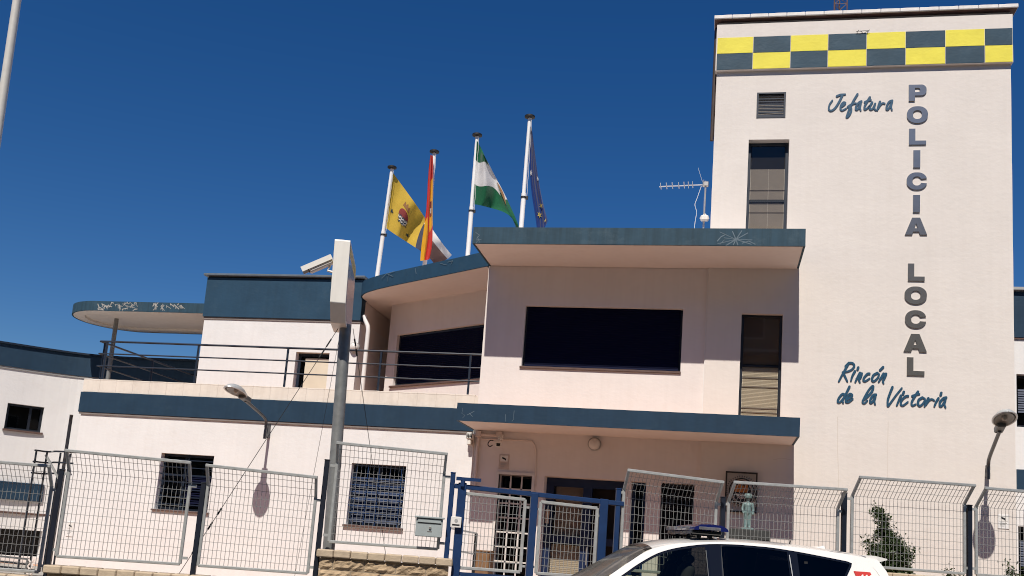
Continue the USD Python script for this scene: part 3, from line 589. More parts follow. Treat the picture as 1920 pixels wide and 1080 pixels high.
# ------------------------------------------------------------------ lettering on the tower
def letter(ch, x0, x1, z0, z1):
    """heavy capitals drawn in a unit box"""
    def ell(a, b, c, d): return affinity.scale(Point((a+c)/2, (b+d)/2).buffer(.5, 24), c-a, d-b)
    def rr(a, b, c, d, r): return sbox(a+r, b+r, c-r, d-r).buffer(r, 12)
    if ch == 'I': g = sbox(0, 0, 1, 1)
    elif ch == 'L': g = sbox(0, 0, .37, 1).union(sbox(0, 0, 1, .25))
    elif ch == 'O': g = rr(0, 0, 1, 1, .46).difference(rr(.29, .24, .71, .76, .2))
    elif ch == 'C': g = rr(0, 0, 1, 1, .46).difference(rr(.29, .24, .71, .76, .2)).difference(Polygon([(.55, .40), (1.1, .36), (1.1, .66), (.55, .60)]))
    elif ch == 'P': g = sbox(0, 0, .35, 1).union(rr(.0, .33, 1, 1, .3).union(sbox(0, .33, .5, 1))).difference(rr(.35, .54, .64, .80, .12).union(sbox(.35, .54, .5, .80)))
    elif ch == 'A': g = Polygon([(0, 0), (.32, 1), (.68, 1), (1, 0), (.68, 0), (.63, .18), (.37, .18), (.32, 0)]).difference(Polygon([(.42, .38), (.58, .38), (.5, .68)]))
    g = affinity.affine_transform(g, [x1-x0, 0, 0, z1-z0, x0, z0])
    return plate(g, -.024, -.002)
sign = thing('vertical_lettering', 'POLICIA LOCAL in large grey steel capitals running down the tower', 'wall sign', (2.9, 0, 2))
CAPS = [('P', 1704, 1737.5, 158.5, 189), ('O', 1700.5, 1740, 199, 230.5), ('L', 1704.5, 1736.5, 241, 271), ('I', 1712.5, 1725.5, 281.5, 314), ('C', 1700, 1738.5, 323, 355.5), ('I', 1712, 1725, 365.5, 398), ('A', 1697, 1738.5, 408, 440),
        ('L', 1702.5, 1734, 494, 526.5), ('O', 1696, 1738, 537, 570), ('C', 1697, 1737, 581.5, 615), ('A', 1694.5, 1738, 626, 659.5), ('L', 1700.5, 1733.5, 670, 704)]
for ch, xa, xb, ya, yb in CAPS:
    a, b = onY(xa, (ya+yb)/2, -.024), onY(xb, (ya+yb)/2, -.024); t_, b_ = onY((xa+xb)/2, ya, -.024), onY((xa+xb)/2, yb, -.024)
    obj('letter', letter(ch, a[0], b[0], b_[2], t_[2]), 'letter_steel', sign)
def script(strokes, ox, oy, sc):
    out = []
    for word in strokes:
        g = []
        for s in word:
            p = spline([(ox+x/sc, oy+y/sc) for x, y in s], 6)
            q = [(onY(x, y, -.014)[0], onY(x, y, -.014)[2]) for x, y in p]
            n_ = len(q); L = LineString(q)
            g.append(unary_union([LineString(q[i:i+2]).buffer(.0215*(1.0-.30*(i/max(n_-2, 1))), 5) for i in range(n_-1)]))
        out.append(plate(unary_union(g).simplify(.001), -.016, -.002))
    return out
JEF = [[[(235, 240), (290, 218), (358, 212)], [(318, 222), (265, 330), (205, 420), (150, 458), (115, 440), (122, 370), (165, 305)]],
       [[(290, 402), (338, 370), (358, 343), (332, 334), (296, 375), (286, 428), (312, 455), (372, 425)]],
       [[(542, 212), (480, 315), (420, 435), (385, 535), (380, 555), (405, 545), (442, 485), (450, 425), (415, 405)], [(400, 400), (455, 362), (518, 345)]],
       [[(600, 318), (560, 340), (522, 395), (520, 440), (550, 430), (595, 340), (580, 415), (592, 455)]],
       [[(728, 258), (682, 330), (648, 400), (652, 440), (690, 420), (715, 390)], [(655, 330), (700, 308), (745, 298)]],
       [[(762, 335), (726, 400), (738, 440), (775, 422), (808, 352), (795, 418), (815, 450)]],
       [[(880, 325), (855, 390), (838, 452)], [(848, 425), (885, 370), (922, 345), (952, 352)]],
       [[(1062, 308), (1020, 325), (986, 380), (978, 435), (1008, 430), (1062, 325), (1046, 400), (1060, 448)]]]
RIN = [[[(380, 150), (330, 240), (280, 330), (242, 405)], [(338, 195), (385, 152), (440, 158), (455, 198), (420, 242), (360, 268), (298, 278)], [(300, 280), (330, 340), (360, 405)]],
       [[(465, 265), (430, 330), (410, 398)], [(512, 212), (502, 240)]],
       [[(535, 288), (505, 340), (470, 415)], [(490, 370), (540, 310), (562, 296), (545, 350), (522, 385), (535, 418)]],
       [[(665, 298), (638, 302), (595, 350), (582, 390), (610, 402), (668, 365)]],
       [[(775, 288), (722, 320), (702, 378), (722, 405), (770, 370), (800, 312), (775, 288)], [(855, 208), (815, 248)]],
       [[(862, 298), (830, 350), (795, 412)], [(815, 375), (868, 315), (898, 302), (872, 368), (852, 400), (862, 432)]]]
VIC = [[[(330, 592), (290, 582), (242, 638), (228, 690), (262, 690), (332, 600)], [(390, 478), (340, 580), (298, 660), (302, 705)]],
       [[(345, 660), (410, 622), (425, 592), (390, 580), (345, 640), (340, 688), (380, 692), (436, 648)]],
       [[(590, 655), (650, 605), (700, 545), (720, 490), (708, 470), (660, 520), (600, 620), (570, 690), (598, 708), (636, 672)]],
       [[(755, 588), (720, 595), (682, 650), (678, 700), (706, 690), (752, 610), (736, 680), (745, 724)]],
       [[(985, 485), (955, 560), (922, 660), (922, 745), (960, 700), (1040, 590), (1115, 498)]],
       [[(1105, 602), (1080, 650), (1045, 738)], [(1142, 550), (1132, 580)]],
       [[(1198, 608), (1160, 618), (1110, 670), (1102, 725), (1135, 737), (1198, 690)]],
       [[(1338, 548), (1290, 620), (1250, 700), (1262, 740), (1308, 722)], [(1262, 608), (1315, 588), (1358, 580)]],
       [[(1400, 628), (1350, 660), (1340, 720), (1365, 745), (1410, 710), (1435, 652), (1400, 628)]],
       [[(1482, 640), (1455, 690), (1430, 752)], [(1445, 725), (1490, 668), (1530, 652), (1562, 668)]],
       [[(1622, 640), (1590, 690), (1565, 752)], [(1662, 565), (1652, 595)]],
       [[(1728, 628), (1690, 640), (1645, 690), (1642, 745), (1672, 740), (1720, 660), (1706, 720), (1720, 768)]]]
for nm, lab, st_, ox, oy, sc in (('script_lettering', 'Jefatura in slanted blue brush script, upper left of the steel capitals', JEF, 1540, 150, 8.0),
                                 ('script_lettering', 'Rincón in slanted blue brush script beside the last steel capital', RIN, 1540, 660, 7.385),
                                 ('script_lettering', 'de la Victoria in slanted blue brush script, lowest line on the tower', VIC, 1540, 660, 7.385)):
    t = thing(nm, lab, 'wall sign', onY(ox+40, oy+60))
    for mm in script(st_, ox, oy, sc): obj('letter', mm, 'letter_blue', t)

# ------------------------------------------------------------------ terrace railing
rl = thing('terrace_railing', 'dark blue three-bar railing along the left terrace edge', 'railing', (-8, GY+.1, 2.89))
RX0, RX1, RYY = -12.92, -4.54, GY+.1
for z, r in ((3.72, .022), (3.455, .015), (3.19, .015)):
    obj('rail', join(tube([(RX0, RYY, z), (RX1, RYY, z-.02)], r, 8), tube([(RX0, RYY, z), (RX0, 4.7, z)], r, 8)), 'navy_metal', rl, smooth=40)
for x in (-12.75, -10.62, -8.62, -6.62, -4.78): obj('post', bar((x, RYY, 2.88), (x, RYY, 3.72), .038, .025), 'navy_metal', rl)
for y in (.35, 2.2, 4.2): obj('post', bar((RX0, y, 2.56), (RX0, y, 3.72), .045, .03), 'navy_metal', rl)

# ------------------------------------------------------------------ flagpoles and flags
PP, PN = np.array([-4.41, .5, 0]), np.array([.5, .866, 0])
POLES = [((735, 316), (708, 505), 'leftmost white flagpole, carrying the yellow flag', (781, 485)), ((813, 287), (797, 490), 'second white flagpole from the left, half hidden by red and yellow cloth', None),
         ((893, 256), (878, 470), 'white flagpole carrying the green and white flag', None), ((994, 221), (977, 428), 'rightmost and tallest-looking white flagpole, carrying the blue starred flag', None)]
poles = []
for (tp, bt, lab, _k) in POLES:
    T_, B_ = onP(*tp, PP, PN), onP(*bt, PP, PN); base = np.array([B_[0], B_[1], 5.72]); T_ = np.array([(T_[0]+B_[0])/2, (T_[1]+B_[1])/2, T_[2]]) if abs(T_[0]-B_[0]) < .08 else T_
    poles.append((base, T_))
    t = thing('flagpole', lab, 'flagpole', base, 'flagpoles on the roof')
    obj('pole', tube([base, base+(T_-base)*.45], .048, 14), 'white_pole', t, smooth=40)
    obj('pole_upper', tube([base+(T_-base)*.45, T_], [.040, .036], 14), 'white_pole', t, smooth=40)
    obj('finial_cap', lathe([(.0, -.03), (.05, -.03), (.105, -.01), (.105, .02), (.08, .035), (.0, .045)], T_+[0, 0, .02], 20), 'black', t, smooth=35)
    k = base+(T_-base)*.42
    obj('clamp', join(lathe([(.03, -.018), (.058, -.018), (.058, .018), (.03, .018)], k, 16), bx(k[0]+.05, k[0]+.09, k[1]-.015, k[1]+.015, k[2]-.04, k[2]+.03)), 'black', t)
    obj('halyard', tube([k+[.07, -.02, .02], T_+[.05, -.03, -.02]], .004, 5), 'white_pole', t)
def surface(ctrl, base, ripple, waves, phase=0., fwd=.03):
    """a hanging cloth: rows of surveyed points (top to bottom edge), interpolated, with folds in depth"""
    from scipy.interpolate import RectBivariateSpline
    C = np.array(ctrl, float); nv, nu = C.shape[:2]; vv, uu = np.linspace(0, 1, nv), np.linspace(0, 1, nu)
    kx, ky = min(3, nv-1), min(3, nu-1)
    fx_, fy_ = RectBivariateSpline(vv, uu, C[:, :, 0], kx=kx, ky=ky), RectBivariateSpline(vv, uu, C[:, :, 1], kx=kx, ky=ky)
    vd = ray(*C[0, 0]); vd = np.array([vd[0], vd[1], 0]); vd /= np.linalg.norm(vd)
    def F(u, v, off=0.):
        x, y = fx_(v, u)[0, 0], fy_(v, u)[0, 0]
        dd = ripple*math.sin(2*math.pi*(waves*u + .35*v)+phase)*min(1, u*3) + off
        return onP(x, y, np.array(base)+vd*(dd-fwd), vd)
    return F
def patch(F, poly, off=0., step=.03):
    """a piece of cloth: a (u, v) polygon laid on the surface"""
    vs, fs, o = [], [], 0
    mnx, mny, mxx, mxy = poly.bounds
    for i in np.arange(mnx, mxx, step):
        for j in np.arange(mny, mxy, step):
            c = poly.intersection(sbox(i, j, min(i+step, mxx), min(j+step, mxy)))
            for p in polys(c):
                v, f = trimesh.creation.triangulate_polygon(p, engine='earcut')
                vs.append(np.array(v)); fs.append(np.array(f)+o); o += len(v)
    V = np.vstack(vs); Fc = np.vstack(fs)
    key = np.round(V, 6); uq, inv = np.unique(key, axis=0, return_inverse=True)
    return np.array([F(min(max(a, 0), 1), min(max(b, 0), 1), off) for a, b in uq]), inv.ravel()[Fc]
def star(cx, cy, r, asp=1.0, n=5, rot=0.3):
    return Polygon([(cx+asp*(r if k % 2 == 0 else r*.42)*math.sin(rot+math.pi*k/n), cy-(r if k % 2 == 0 else r*.42)*math.cos(rot+math.pi*k/n)) for k in range(2*n)])
g = 'flags on the roof'
F = surface([[(737, 324), (763, 360), (790, 398), (815, 436), (847, 478)], [(732, 358), (756, 388), (780, 416), (806, 448), (838, 486)], [(727, 394), (750, 416), (772, 438), (800, 464), (826, 492)], [(723, 427), (746, 443), (768, 457), (796, 476), (814, 496)]], poles[0][0], .16, 2.1)
t = thing('flag', 'yellow flag with dark stripes and round crest on leftmost pole', 'flag', poles[0][0])
obj('yellow_field', patch(F, sbox(0, 0, .60, 1)), 'flag_yellow', t, smooth=60)
obj('slate_stripe', patch(F, sbox(.60, .16, .76, 1)), 'flag_slate', t, smooth=60)
obj('mauve_stripe', patch(F, sbox(.76, .3, 1, 1)), 'flag_mauve', t, smooth=60)
obj('white_stripe', patch(F, sbox(.60, 0, .76, .16).union(sbox(.76, 0, 1, .3))), 'flag_white', t, smooth=60)
cc = affinity.scale(Point(.29, .52).buffer(.5, 20), .19, .34)
obj('crest', patch(F, cc.intersection(sbox(0, .53, 1, 1)), -.012), 'flag_white', t, label='lower white half of the round crest'); obj('crest', patch(F, cc.intersection(sbox(0, 0, 1, .53)), -.012), 'flag_crimson', t, label='upper dark red half of the round crest')
obj('crest_crown', patch(F, Polygon([(.24, .30), (.27, .18), (.29, .24), (.31, .17), (.33, .24), (.36, .20), (.36, .33)]), -.012), 'flag_brown', t)
for vv in (.535, .6, .66): obj('crest_wave', patch(F, LineString([(.20+.18*k/12, vv+.018*math.sin(k*1.6)) for k in range(13)]).buffer(.008), -.018), 'flag_ink', t)
obj('star', patch(F, star(.44, .80, .055, .75), -.012), 'flag_ink', t); obj('star', patch(F, star(.07, .62, .055, .6), -.012), 'flag_ink', t)
F = surface([[(807, 290), (809, 291), (812, 293)], [(802, 345), (807, 347), (812, 350)], [(799, 395), (805, 398), (811, 400)], [(793, 440), (803, 440), (811, 445)], [(788, 489), (797, 488), (805, 486)]], poles[1][0], .05, 1.6, fwd=.16)
t = thing('flag', 'red and yellow flag hanging limp in a narrow fold on its pole', 'flag', poles[1][0])
yl = Polygon([(.45, .22), (1, .17), (1, .62), (.62, .72), (.5, .62)]).union(Polygon([(0, .62), (.28, .55), (.5, .74), (.45, 1), (0, 1)]))
obj('red_field', patch(F, sbox(0, 0, 1, 1).difference(yl), 0, .08), 'flag_red', t, smooth=60); obj('yellow_stripe', patch(F, yl, 0, .08), 'flag_gold', t, smooth=60)
obj('crest', patch(F, Polygon([(.55, .40), (.8, .38), (.85, .52), (.6, .55)]), -.012, .08), 'flag_crimson', t)
obj('crest_pale', patch(F, Polygon([(.62, .46), (.8, .45), (.78, .50), (.64, .51)]), -.018, .08), 'flag_white', t)
F = surface([[(894, 263), (906, 286), (918, 311), (945, 362), (974, 428)], [(892, 300), (904, 304), (917, 312), (942, 366), (973, 429)], [(890, 345), (908, 349), (928, 354), (950, 388), (970, 430)], [(889, 383), (905, 386), (924, 391), (952, 402), (967, 432)]], poles[2][0], .18, 1.6, 1.0)
t = thing('flag', 'green and white striped flag with small orange crest', 'flag', poles[2][0])
obj('green_stripe', patch(F, sbox(0, 0, .5, .333)), 'flag_green', t, smooth=60, label='upper green stripe'); obj('white_stripe', patch(F, sbox(0, .333, .62, .666).union(sbox(.5, 0, .80, .333)).union(Polygon([(.62, .333), (.80, .333), (.62, .62)]))), 'flag_white', t, smooth=60)
low = sbox(0, .0, 1, 1).difference(sbox(0, 0, .5, .333)).difference(sbox(0, .333, .62, .666).union(sbox(.5, 0, .80, .333)).union(Polygon([(.62, .333), (.80, .333), (.62, .62)])))
obj('green_stripe', patch(F, low), 'flag_green', t, smooth=60, label='lower green stripe')
obj('crest', patch(F, affinity.scale(Point(.74, .30).buffer(.5, 12), .13, .52), -.015), 'flag_brown', t)
F = surface([[(994, 238), (995, 238), (997, 239)], [(993, 290), (999, 291), (1004, 295)], [(995, 345), (1004, 347), (1012, 350)], [(1001, 390), (1012, 392), (1020, 388)], [(1007, 434), (1016, 434), (1027, 414)]], poles[3][0], .06, 1.8)
t = thing('flag', 'dark blue flag with gold stars drooping on rightmost pole', 'flag', poles[3][0])
obj('blue_field', patch(F, sbox(0, 0, 1, 1), 0, .06), 'flag_blue', t, smooth=60)
for a, b, r, c in ((.40, .815, .040, 'flag_star'), (.70, .715, .036, 'flag_star'), (.12, .40, .03, 'flag_white'), (.9, .43, .026, 'flag_white'), (.85, .93, .02, 'flag_star')): obj('star', patch(F, star(a, b, r, 4.5, 6), -.015, .06).__class__((patch(F, star(a, b, r, 5.5, 6).intersection(sbox(0, 0, 1, 1)), -.02, .06))), c, t)

# ------------------------------------------------------------------ roof: aerial and lattice mast
AY = 1.2
t = thing('television_aerial', 'thin television aerial on a mast left of the tower', 'aerial', (onY(1320, 430, AY)[0], AY, TOP))
mt, mb = onY(1323, 345, AY), onY(1318, 432, AY)
obj('mast', tube([(mb[0], AY, TOP-.05), (mt[0], AY, mt[2]+.06)], .02, 8), 'antenna_metal', t, smooth=40)
e0, e1 = onY(1236, 350, AY), onY(1327, 346, AY)
obj('boom', bar(e0, e1, .018), 'antenna_metal', t)
for px in (1239, 1250, 1261, 1273, 1283, 1291, 1299): 
    p = e0+(e1-e0)*(px-1236)/91; obj('element', bar(p+[0, -.17, 0.006], p+[0, .17, 0.012], .014), 'antenna_metal', t)
rf = e0+(e1-e0)*.92
obj('reflector', join(bar(onY(1317, 341, AY), onY(1309, 315, AY), .03, .006), bar(rf+[0, -.2, .02], rf+[0, .2, .05], .012)), 'antenna_metal', t)
obj('bracket', bx(mt[0]-.06, mt[0]+.06, AY-.05, AY+.05, mt[2]-.05, mt[2]+.04, .01), 'steel', t)
obj('cable', tube([onY(x, y, AY-.02) for x, y in spline([(1315, 349), (1307, 372), (1303, 384), (1306, 398), (1303, 418), (1302, 434)], 5)], .0055, 6), 'white_pole', t)
c = onY(1321, 407, AY-.1)
obj('preamplifier', join(bx(c[0]-.08, c[0]+.08, AY-.12, AY-.02, c[2]-.07, c[2]+.04, .02), bar((c[0]-.09, AY-.07, c[2]-.02), (c[0], AY-.07, c[2]+.08), .02), bar((c[0]+.09, AY-.07, c[2]-.02), (c[0], AY-.07, c[2]+.08), .02)), 'camera_white', t)
LYY = 2.2
a, b = onY(1564, 30, LYY), onY(1588, 28, LYY)
t = thing('lattice_mast', 'dark steel lattice mast on top of the tower', 'mast', ((a[0]+b[0])/2, LYY, 10.52))
w_ = b[0]-a[0]; cs = [np.array([a[0], LYY, 10.5]), np.array([b[0], LYY, 10.5]), np.array([(a[0]+b[0])/2, LYY+w_*.87, 10.5])]
for c in cs: obj('leg', tube([c, c+[0, 0, 3.2]], .014, 6), 'rust_brown', t)
br = []
for k in range(12):
    for i in range(3):
        p, q = cs[i]+[0, 0, .26*k], cs[(i+1) % 3]+[0, 0, .26*(k+1)]
        br += [bar(p, q, .010), bar(cs[i]+[0, 0, .26*(k+1)], cs[(i+1) % 3]+[0, 0, .26*(k+1)], .010)]
obj('bracing', join(*br), 'rust_brown', t)

# ------------------------------------------------------------------ wall lamps, cameras, pipes and small signs on the facade
def street_lamp(label, elbow, foot, head, shadow_len, q):
    """bracket lamp: clamp on the wall, bent arm reaching out to the head"""
    W0, W1 = onY(*elbow, -.09), onY(*foot, -.09)
    H = onY(*head, -q)
    t = thing('bracket_lamp', label, 'street lamp', (W1[0], 0, W1[2]), 'bracket lamps on the front wall')
    x = (W0[0]+W1[0])/2
    el = np.array([x, -.09, W0[2]])
    obj('wall_bracket', join(bx(x-.026, x+.026, -.045, GY, W1[2]-.02, W0[2]-.03, .01), bx(x-.03, x+.03, -.10, -.02, W1[2]+.0, W1[2]+.06), bx(x-.03, x+.03, -.10, -.02, W0[2]-.12, W0[2]-.06)), 'lamp_grey', t)
    d = H-el; dh = d/np.linalg.norm(d)
    neck = H-dh*.30
    pts = spline([np.array([x, -.09, W1[2]-.05]), np.array([x, -.09, W1[2]+.2*(W0[2]-W1[2])]), el-[0, 0, .05], el+d*.08+[0, 0, .03], el+d*.45+[0, 0, .02], neck], 6)
    obj('arm', tube(pts, .03, 10), 'lamp_grey', t, smooth=40)
    fw = np.array([d[0], d[1], d[2]*.55]); fw /= np.linalg.norm(fw); sd = np.cross(fw, EZ); sd /= np.linalg.norm(sd); up = np.cross(sd, fw)
    obj('gear_box', obox(H-fw*.26, np.array([fw, sd, up]), (.15, .065, .05), .015), 'lamp_grey', t)
    # shell: half ellipsoid dome over a flat rim, egg shaped in plan
    V, Fc, nA, nR = [], [], 28, 7
    for i in range(nR+1):
        ph = i/nR*math.pi/2
        for j in range(nA):
            th = 2*math.pi*j/nA; rx = .30+.02*math.cos(th); ry = .155*(1+.12*math.cos(th))
            V.append(H+fw*(rx*math.cos(ph)*math.cos(th)+.08)+sd*(ry*math.cos(ph)*math.sin(th))+up*(.13*math.sin(ph)))
    for i in range(nR):
        for j in range(nA):
            a_, b_ = i*nA+j, i*nA+(j+1) % nA; Fc += [[a_, b_, b_+nA], [a_, b_+nA, a_+nA]]
    rim = [H+fw*((.31+.02*math.cos(th))*math.cos(th)+.08)+sd*(.165*(1+.12*math.cos(th))*math.sin(th)) for th in np.linspace(0, 2*math.pi, 29)]
    sh = obj('lamp_head', join((np.array(V), np.array(Fc)), tube(rim, .016, 6, caps=False)), 'lamp_shell', t, smooth=50)
    cen_ = np.array(V).reshape(-1, 3)
    inner = [H+fw*(.275*math.cos(th)+.08)+sd*.14*math.sin(th)-up*.002 for th in np.linspace(0, 2*math.pi, 25)[:-1]]
    obj('reflector', (np.vstack([np.array(inner), H+fw*.08+up*.07]), np.array([[i, (i+1) % 24, 24] for i in range(24)])), 'pole_grey', sh, smooth=True)
    obj('bulb', lathe([(.0, -.05), (.035, -.04), (.045, 0), (.03, .04), (0, .06)], H+fw*.10+up*.02, 12), 'lamp_lens', sh, smooth=True)
street_lamp('bracket lamp with grey dome head in front of the left blue band', (500, 790), (496, 818), (447, 738), 0, 1.29)
street_lamp('bracket lamp with grey dome head at the right edge of the tower', (1855, 868), (1851, 893), (1881, 790), 0, 1.33)
def bulkhead(px, py, Y, r, label):
    c = onY(px, py, Y)
    t = thing('bulkhead_lamp', label, 'wall lamp', (c[0], Y, c[2]), 'round wall lamps')
    obj('base_ring', lathe([(0, 0), (r*1.0, 0), (r*1.0, -.05), (r*.9, -.065), (r*.86, -.05)], c+[0, 0, 0], 24, axis=1), 'grey_plastic', t, smooth=35)
    obj('globe', lathe([(r*.88, -.05), (r*.8, -.09), (r*.55, -.125), (r*.25, -.14), (0, -.143)], c, 24, axis=1), 'globe', t, smooth=True)
bulkhead(1115, 833, WY, .125, 'round grey wall lamp under the lower canopy')
bulkhead(665.5, 652, LY, .125, 'round pale wall lamp by the drainpipe above the terrace')
def cctv(p, d, L, label, sc=1.0):
    d = np.array(d, float); d /= np.linalg.norm(d); s = np.cross(d, EZ); s /= np.linalg.norm(s); u = np.cross(s, d); A = np.array([d, s, u])
    t = thing('security_camera', label, 'camera', p)
    obj('housing', obox(np.array(p), A, (L/2, .055*sc, .05*sc), .015), 'camera_white', t)
    obj('sunshield', join(obox(np.array(p)+u*.062*sc+d*.04*sc, A, (L/2+.05*sc, .068*sc, .006*sc), .002), obox(np.array(p)+u*.03*sc+s*.07*sc+d*.04*sc, A, (L/2+.05*sc, .004, .035*sc)), obox(np.array(p)+u*.03*sc-s*.07*sc+d*.04*sc, A, (L/2+.05*sc, .004, .035*sc))), 'camera_white', t)
    obj('lens', obox(np.array(p)+d*(L/2+.004), A, (.008, .038*sc, .032*sc), .004), 'black', t)
    return t, A
c = onY(880, 822, -.08)
t = thing('alarm_siren', 'small pale alarm unit on the wall corner under lower canopy', 'alarm', c)
obj('body', bx(c[0]-.06, c[0]+.06, -.12, GY, c[2]-.02, c[2]+.11, .02), 'camera_white', t)
obj('grille', join(*[bx(c[0]-.045+.03*k, c[0]-.03+.03*k, -.128, -.119, c[2]+.0, c[2]+.09) for k in range(4)], bx(c[0]-.05, c[0]+.05, -.127, -.119, c[2]+.035, c[2]+.05)), 'black', t)
obj('lamp_base', bx(c[0]-.04, c[0]+.035, -.10, GY, c[2]-.12, c[2]-.022, .012), 'camera_white', t)
cz = onY(934, 832, WY-.22)
t, A = cctv(cz, (.25, -1, -.35), .16, 'white security camera on its bracket under lower canopy', .9)
obj('bracket', join(tube([(cz[0], WY, cz[2]+.16), (cz[0], WY-.15, cz[2]+.14), (cz[0], WY-.22, cz[2]+.03)], .022, 8), bx(cz[0]-.05, cz[0]+.05, WY-.06, WY, cz[2]+.1, cz[2]+.2, .01)), 'camera_white', t)
lp = [(cz[0]-.10, WY-.2, cz[2]+.06), (cz[0]-.17, WY-.2, cz[2]+.05), (cz[0]-.2, WY-.2, cz[2]-.02), (cz[0]-.16, WY-.2, cz[2]-.06), (cz[0]-.11, WY-.2, cz[2]-.03)]
obj('cable', tube(spline(lp, 5), .010, 6), 'black', t)
t = thing('wall_conduit', 'painted conduit run with junction boxes under the lower canopy', 'conduit', onY(900, 820, WY))
def cond(pts, r=.018): return tube([onY(x, y, WY-r*1.1) for x, y in pts], r, 8)
obj('conduit', join(cond([(897, 816), (893, 870), (889, 925)], .028), cond([(888, 816), (886, 870), (881, 925)], .014), cond(spline([(903, 823), (985, 826), (998, 829), (1004, 840), (1005, 860)], 4), .013), cond([(1005, 858), (1003, 912)], .013), cond([(900, 815), (936, 817)], .028)), 'conduit', t, smooth=40)
for x, y in ((898, 814), (937, 815)):
    p = onY(x, y, WY); obj('junction_box', bx(p[0]-.055, p[0]+.055, WY-.07, WY, p[2]-.06, p[2]+.06, .008), 'conduit', t)
def notice(px, py, Y, w, h, label, host=None):
    p = onY(px, py, Y)
    t = thing('camera_notice', label, 'sign', p, 'camera warning notices')
    obj('plate', bx(p[0]-w/2, p[0]+w/2, Y-.012, Y-.002, p[2]-h/2, p[2]+h/2, .003), 'emblem_pale' if host else 'white_stucco', t)
    obj('panel', bx(p[0]-w*.38, p[0]+w*.38, Y-.016, Y-.0125, p[2]+h*.02, p[2]+h*.42), 'camera_white', t)
    cx, cz_ = p[0], p[2]+h*.22
    g_ = affinity.rotate(sbox(cx-w*.22, cz_-w*.08, cx+w*.2, cz_+w*.08), -22).union(affinity.rotate(sbox(cx+w*.1, cz_-w*.18, cx+w*.2, cz_-.0), 10))
    obj('pictogram', plate(g_, Y-.019, Y-.0163), 'black', t)
    for k in range(3): obj('text_line', bx(p[0]-w*.32, p[0]+w*.3-.02*k, Y-.0145, Y-.0122, p[2]-h*(.1+.1*k)-.006, p[2]-h*(.1+.1*k)+.004), 'grey_plastic', t)
notice(945, 866, WY, .19, .28, 'small camera warning notice beneath the entrance security camera', 1)
notice(132, 992, GY, .16, .30, 'small camera warning notice low on the left white wall')
notice(1881, 978, 0, .18, .24, 'small camera warning notice on the right edge of the tower')
# emblem panel
pz = [onY(1361, 883, -.06), onY(1421, 884, -.06), onY(1420, 963, -.06)]
EX0, EX1, EZ0, EZ1 = pz[0][0], pz[1][0], pz[2][2], pz[0][2]
t = thing('emblem_panel', 'clear panel with dark frame and round coat of arms on shaded wall', 'sign', ((EX0+EX1)/2, 0, EZ0))
fw = .028
obj('frame', join(bx(EX0, EX0+fw, -.06, -.03, EZ0, EZ1), bx(EX1-fw, EX1, -.06, -.03, EZ0, EZ1), bx(EX0+fw, EX1-fw, -.059, -.03, EZ1-fw, EZ1), bx(EX0+fw, EX1-fw, -.059, -.03, EZ0, EZ0+fw)), 'emblem_dark', t)
obj('panel', bx(EX0+fw, EX1-fw, -.045, -.04, EZ0+fw, EZ1-fw), 'acrylic', t)
ccx, ccz = (EX0+EX1)/2+.01, onY(1393, 921, -.06)[2]
def disc(a, b): return affinity.scale(Point(ccx, ccz).buffer(.5, 32), 2*a, 2*b)
ticks = unary_union([affinity.rotate(sbox(ccx-.005, ccz+.25, ccx+.005, ccz+.278), k*360/40, origin=(ccx, ccz)) for k in range(40)])
obj('lettering_ring', plate(ticks, -.052, -.046), 'emblem_dark', t, kind='stuff')
obj('outer_ring', plate(disc(.225, .235).difference(disc(.205, .215)), -.053, -.046), 'emblem_dark', t)
obj('shield', plate(disc(.165, .20), -.050, -.046), 'emblem_dark', t); obj('shield_rim', plate(disc(.172, .207).difference(disc(.160, .195)), -.056, -.046), 'emblem_pale', t)
obj('castle', plate(unary_union([sbox(ccx-.12+.06*k, ccz-.01, ccx-.075+.06*k, ccz+.10+.02*(k % 2)) for k in range(4)]+[sbox(ccx-.12, ccz-.02, ccx+.10, ccz+.05)]), -.054, -.0505), 'emblem_orange', t)
for k, (a, b) in enumerate(((-.06, .10), (-.09, .08), (-.12, .06))):
    obj('wave', plate(LineString([(ccx-b+2*b*i/12, ccz+a+.012*math.sin(i*1.5)) for i in range(13)]).buffer(.008), -.054, -.0505), 'emblem_pale', t)
obj('laurel', plate(unary_union([affinity.rotate(affinity.scale(Point(ccx, ccz-.235).buffer(.5, 8), .05, .022), k*14-60, origin=(ccx, ccz)) for k in range(9)]), -.054, -.046), 'emblem_dark', t)
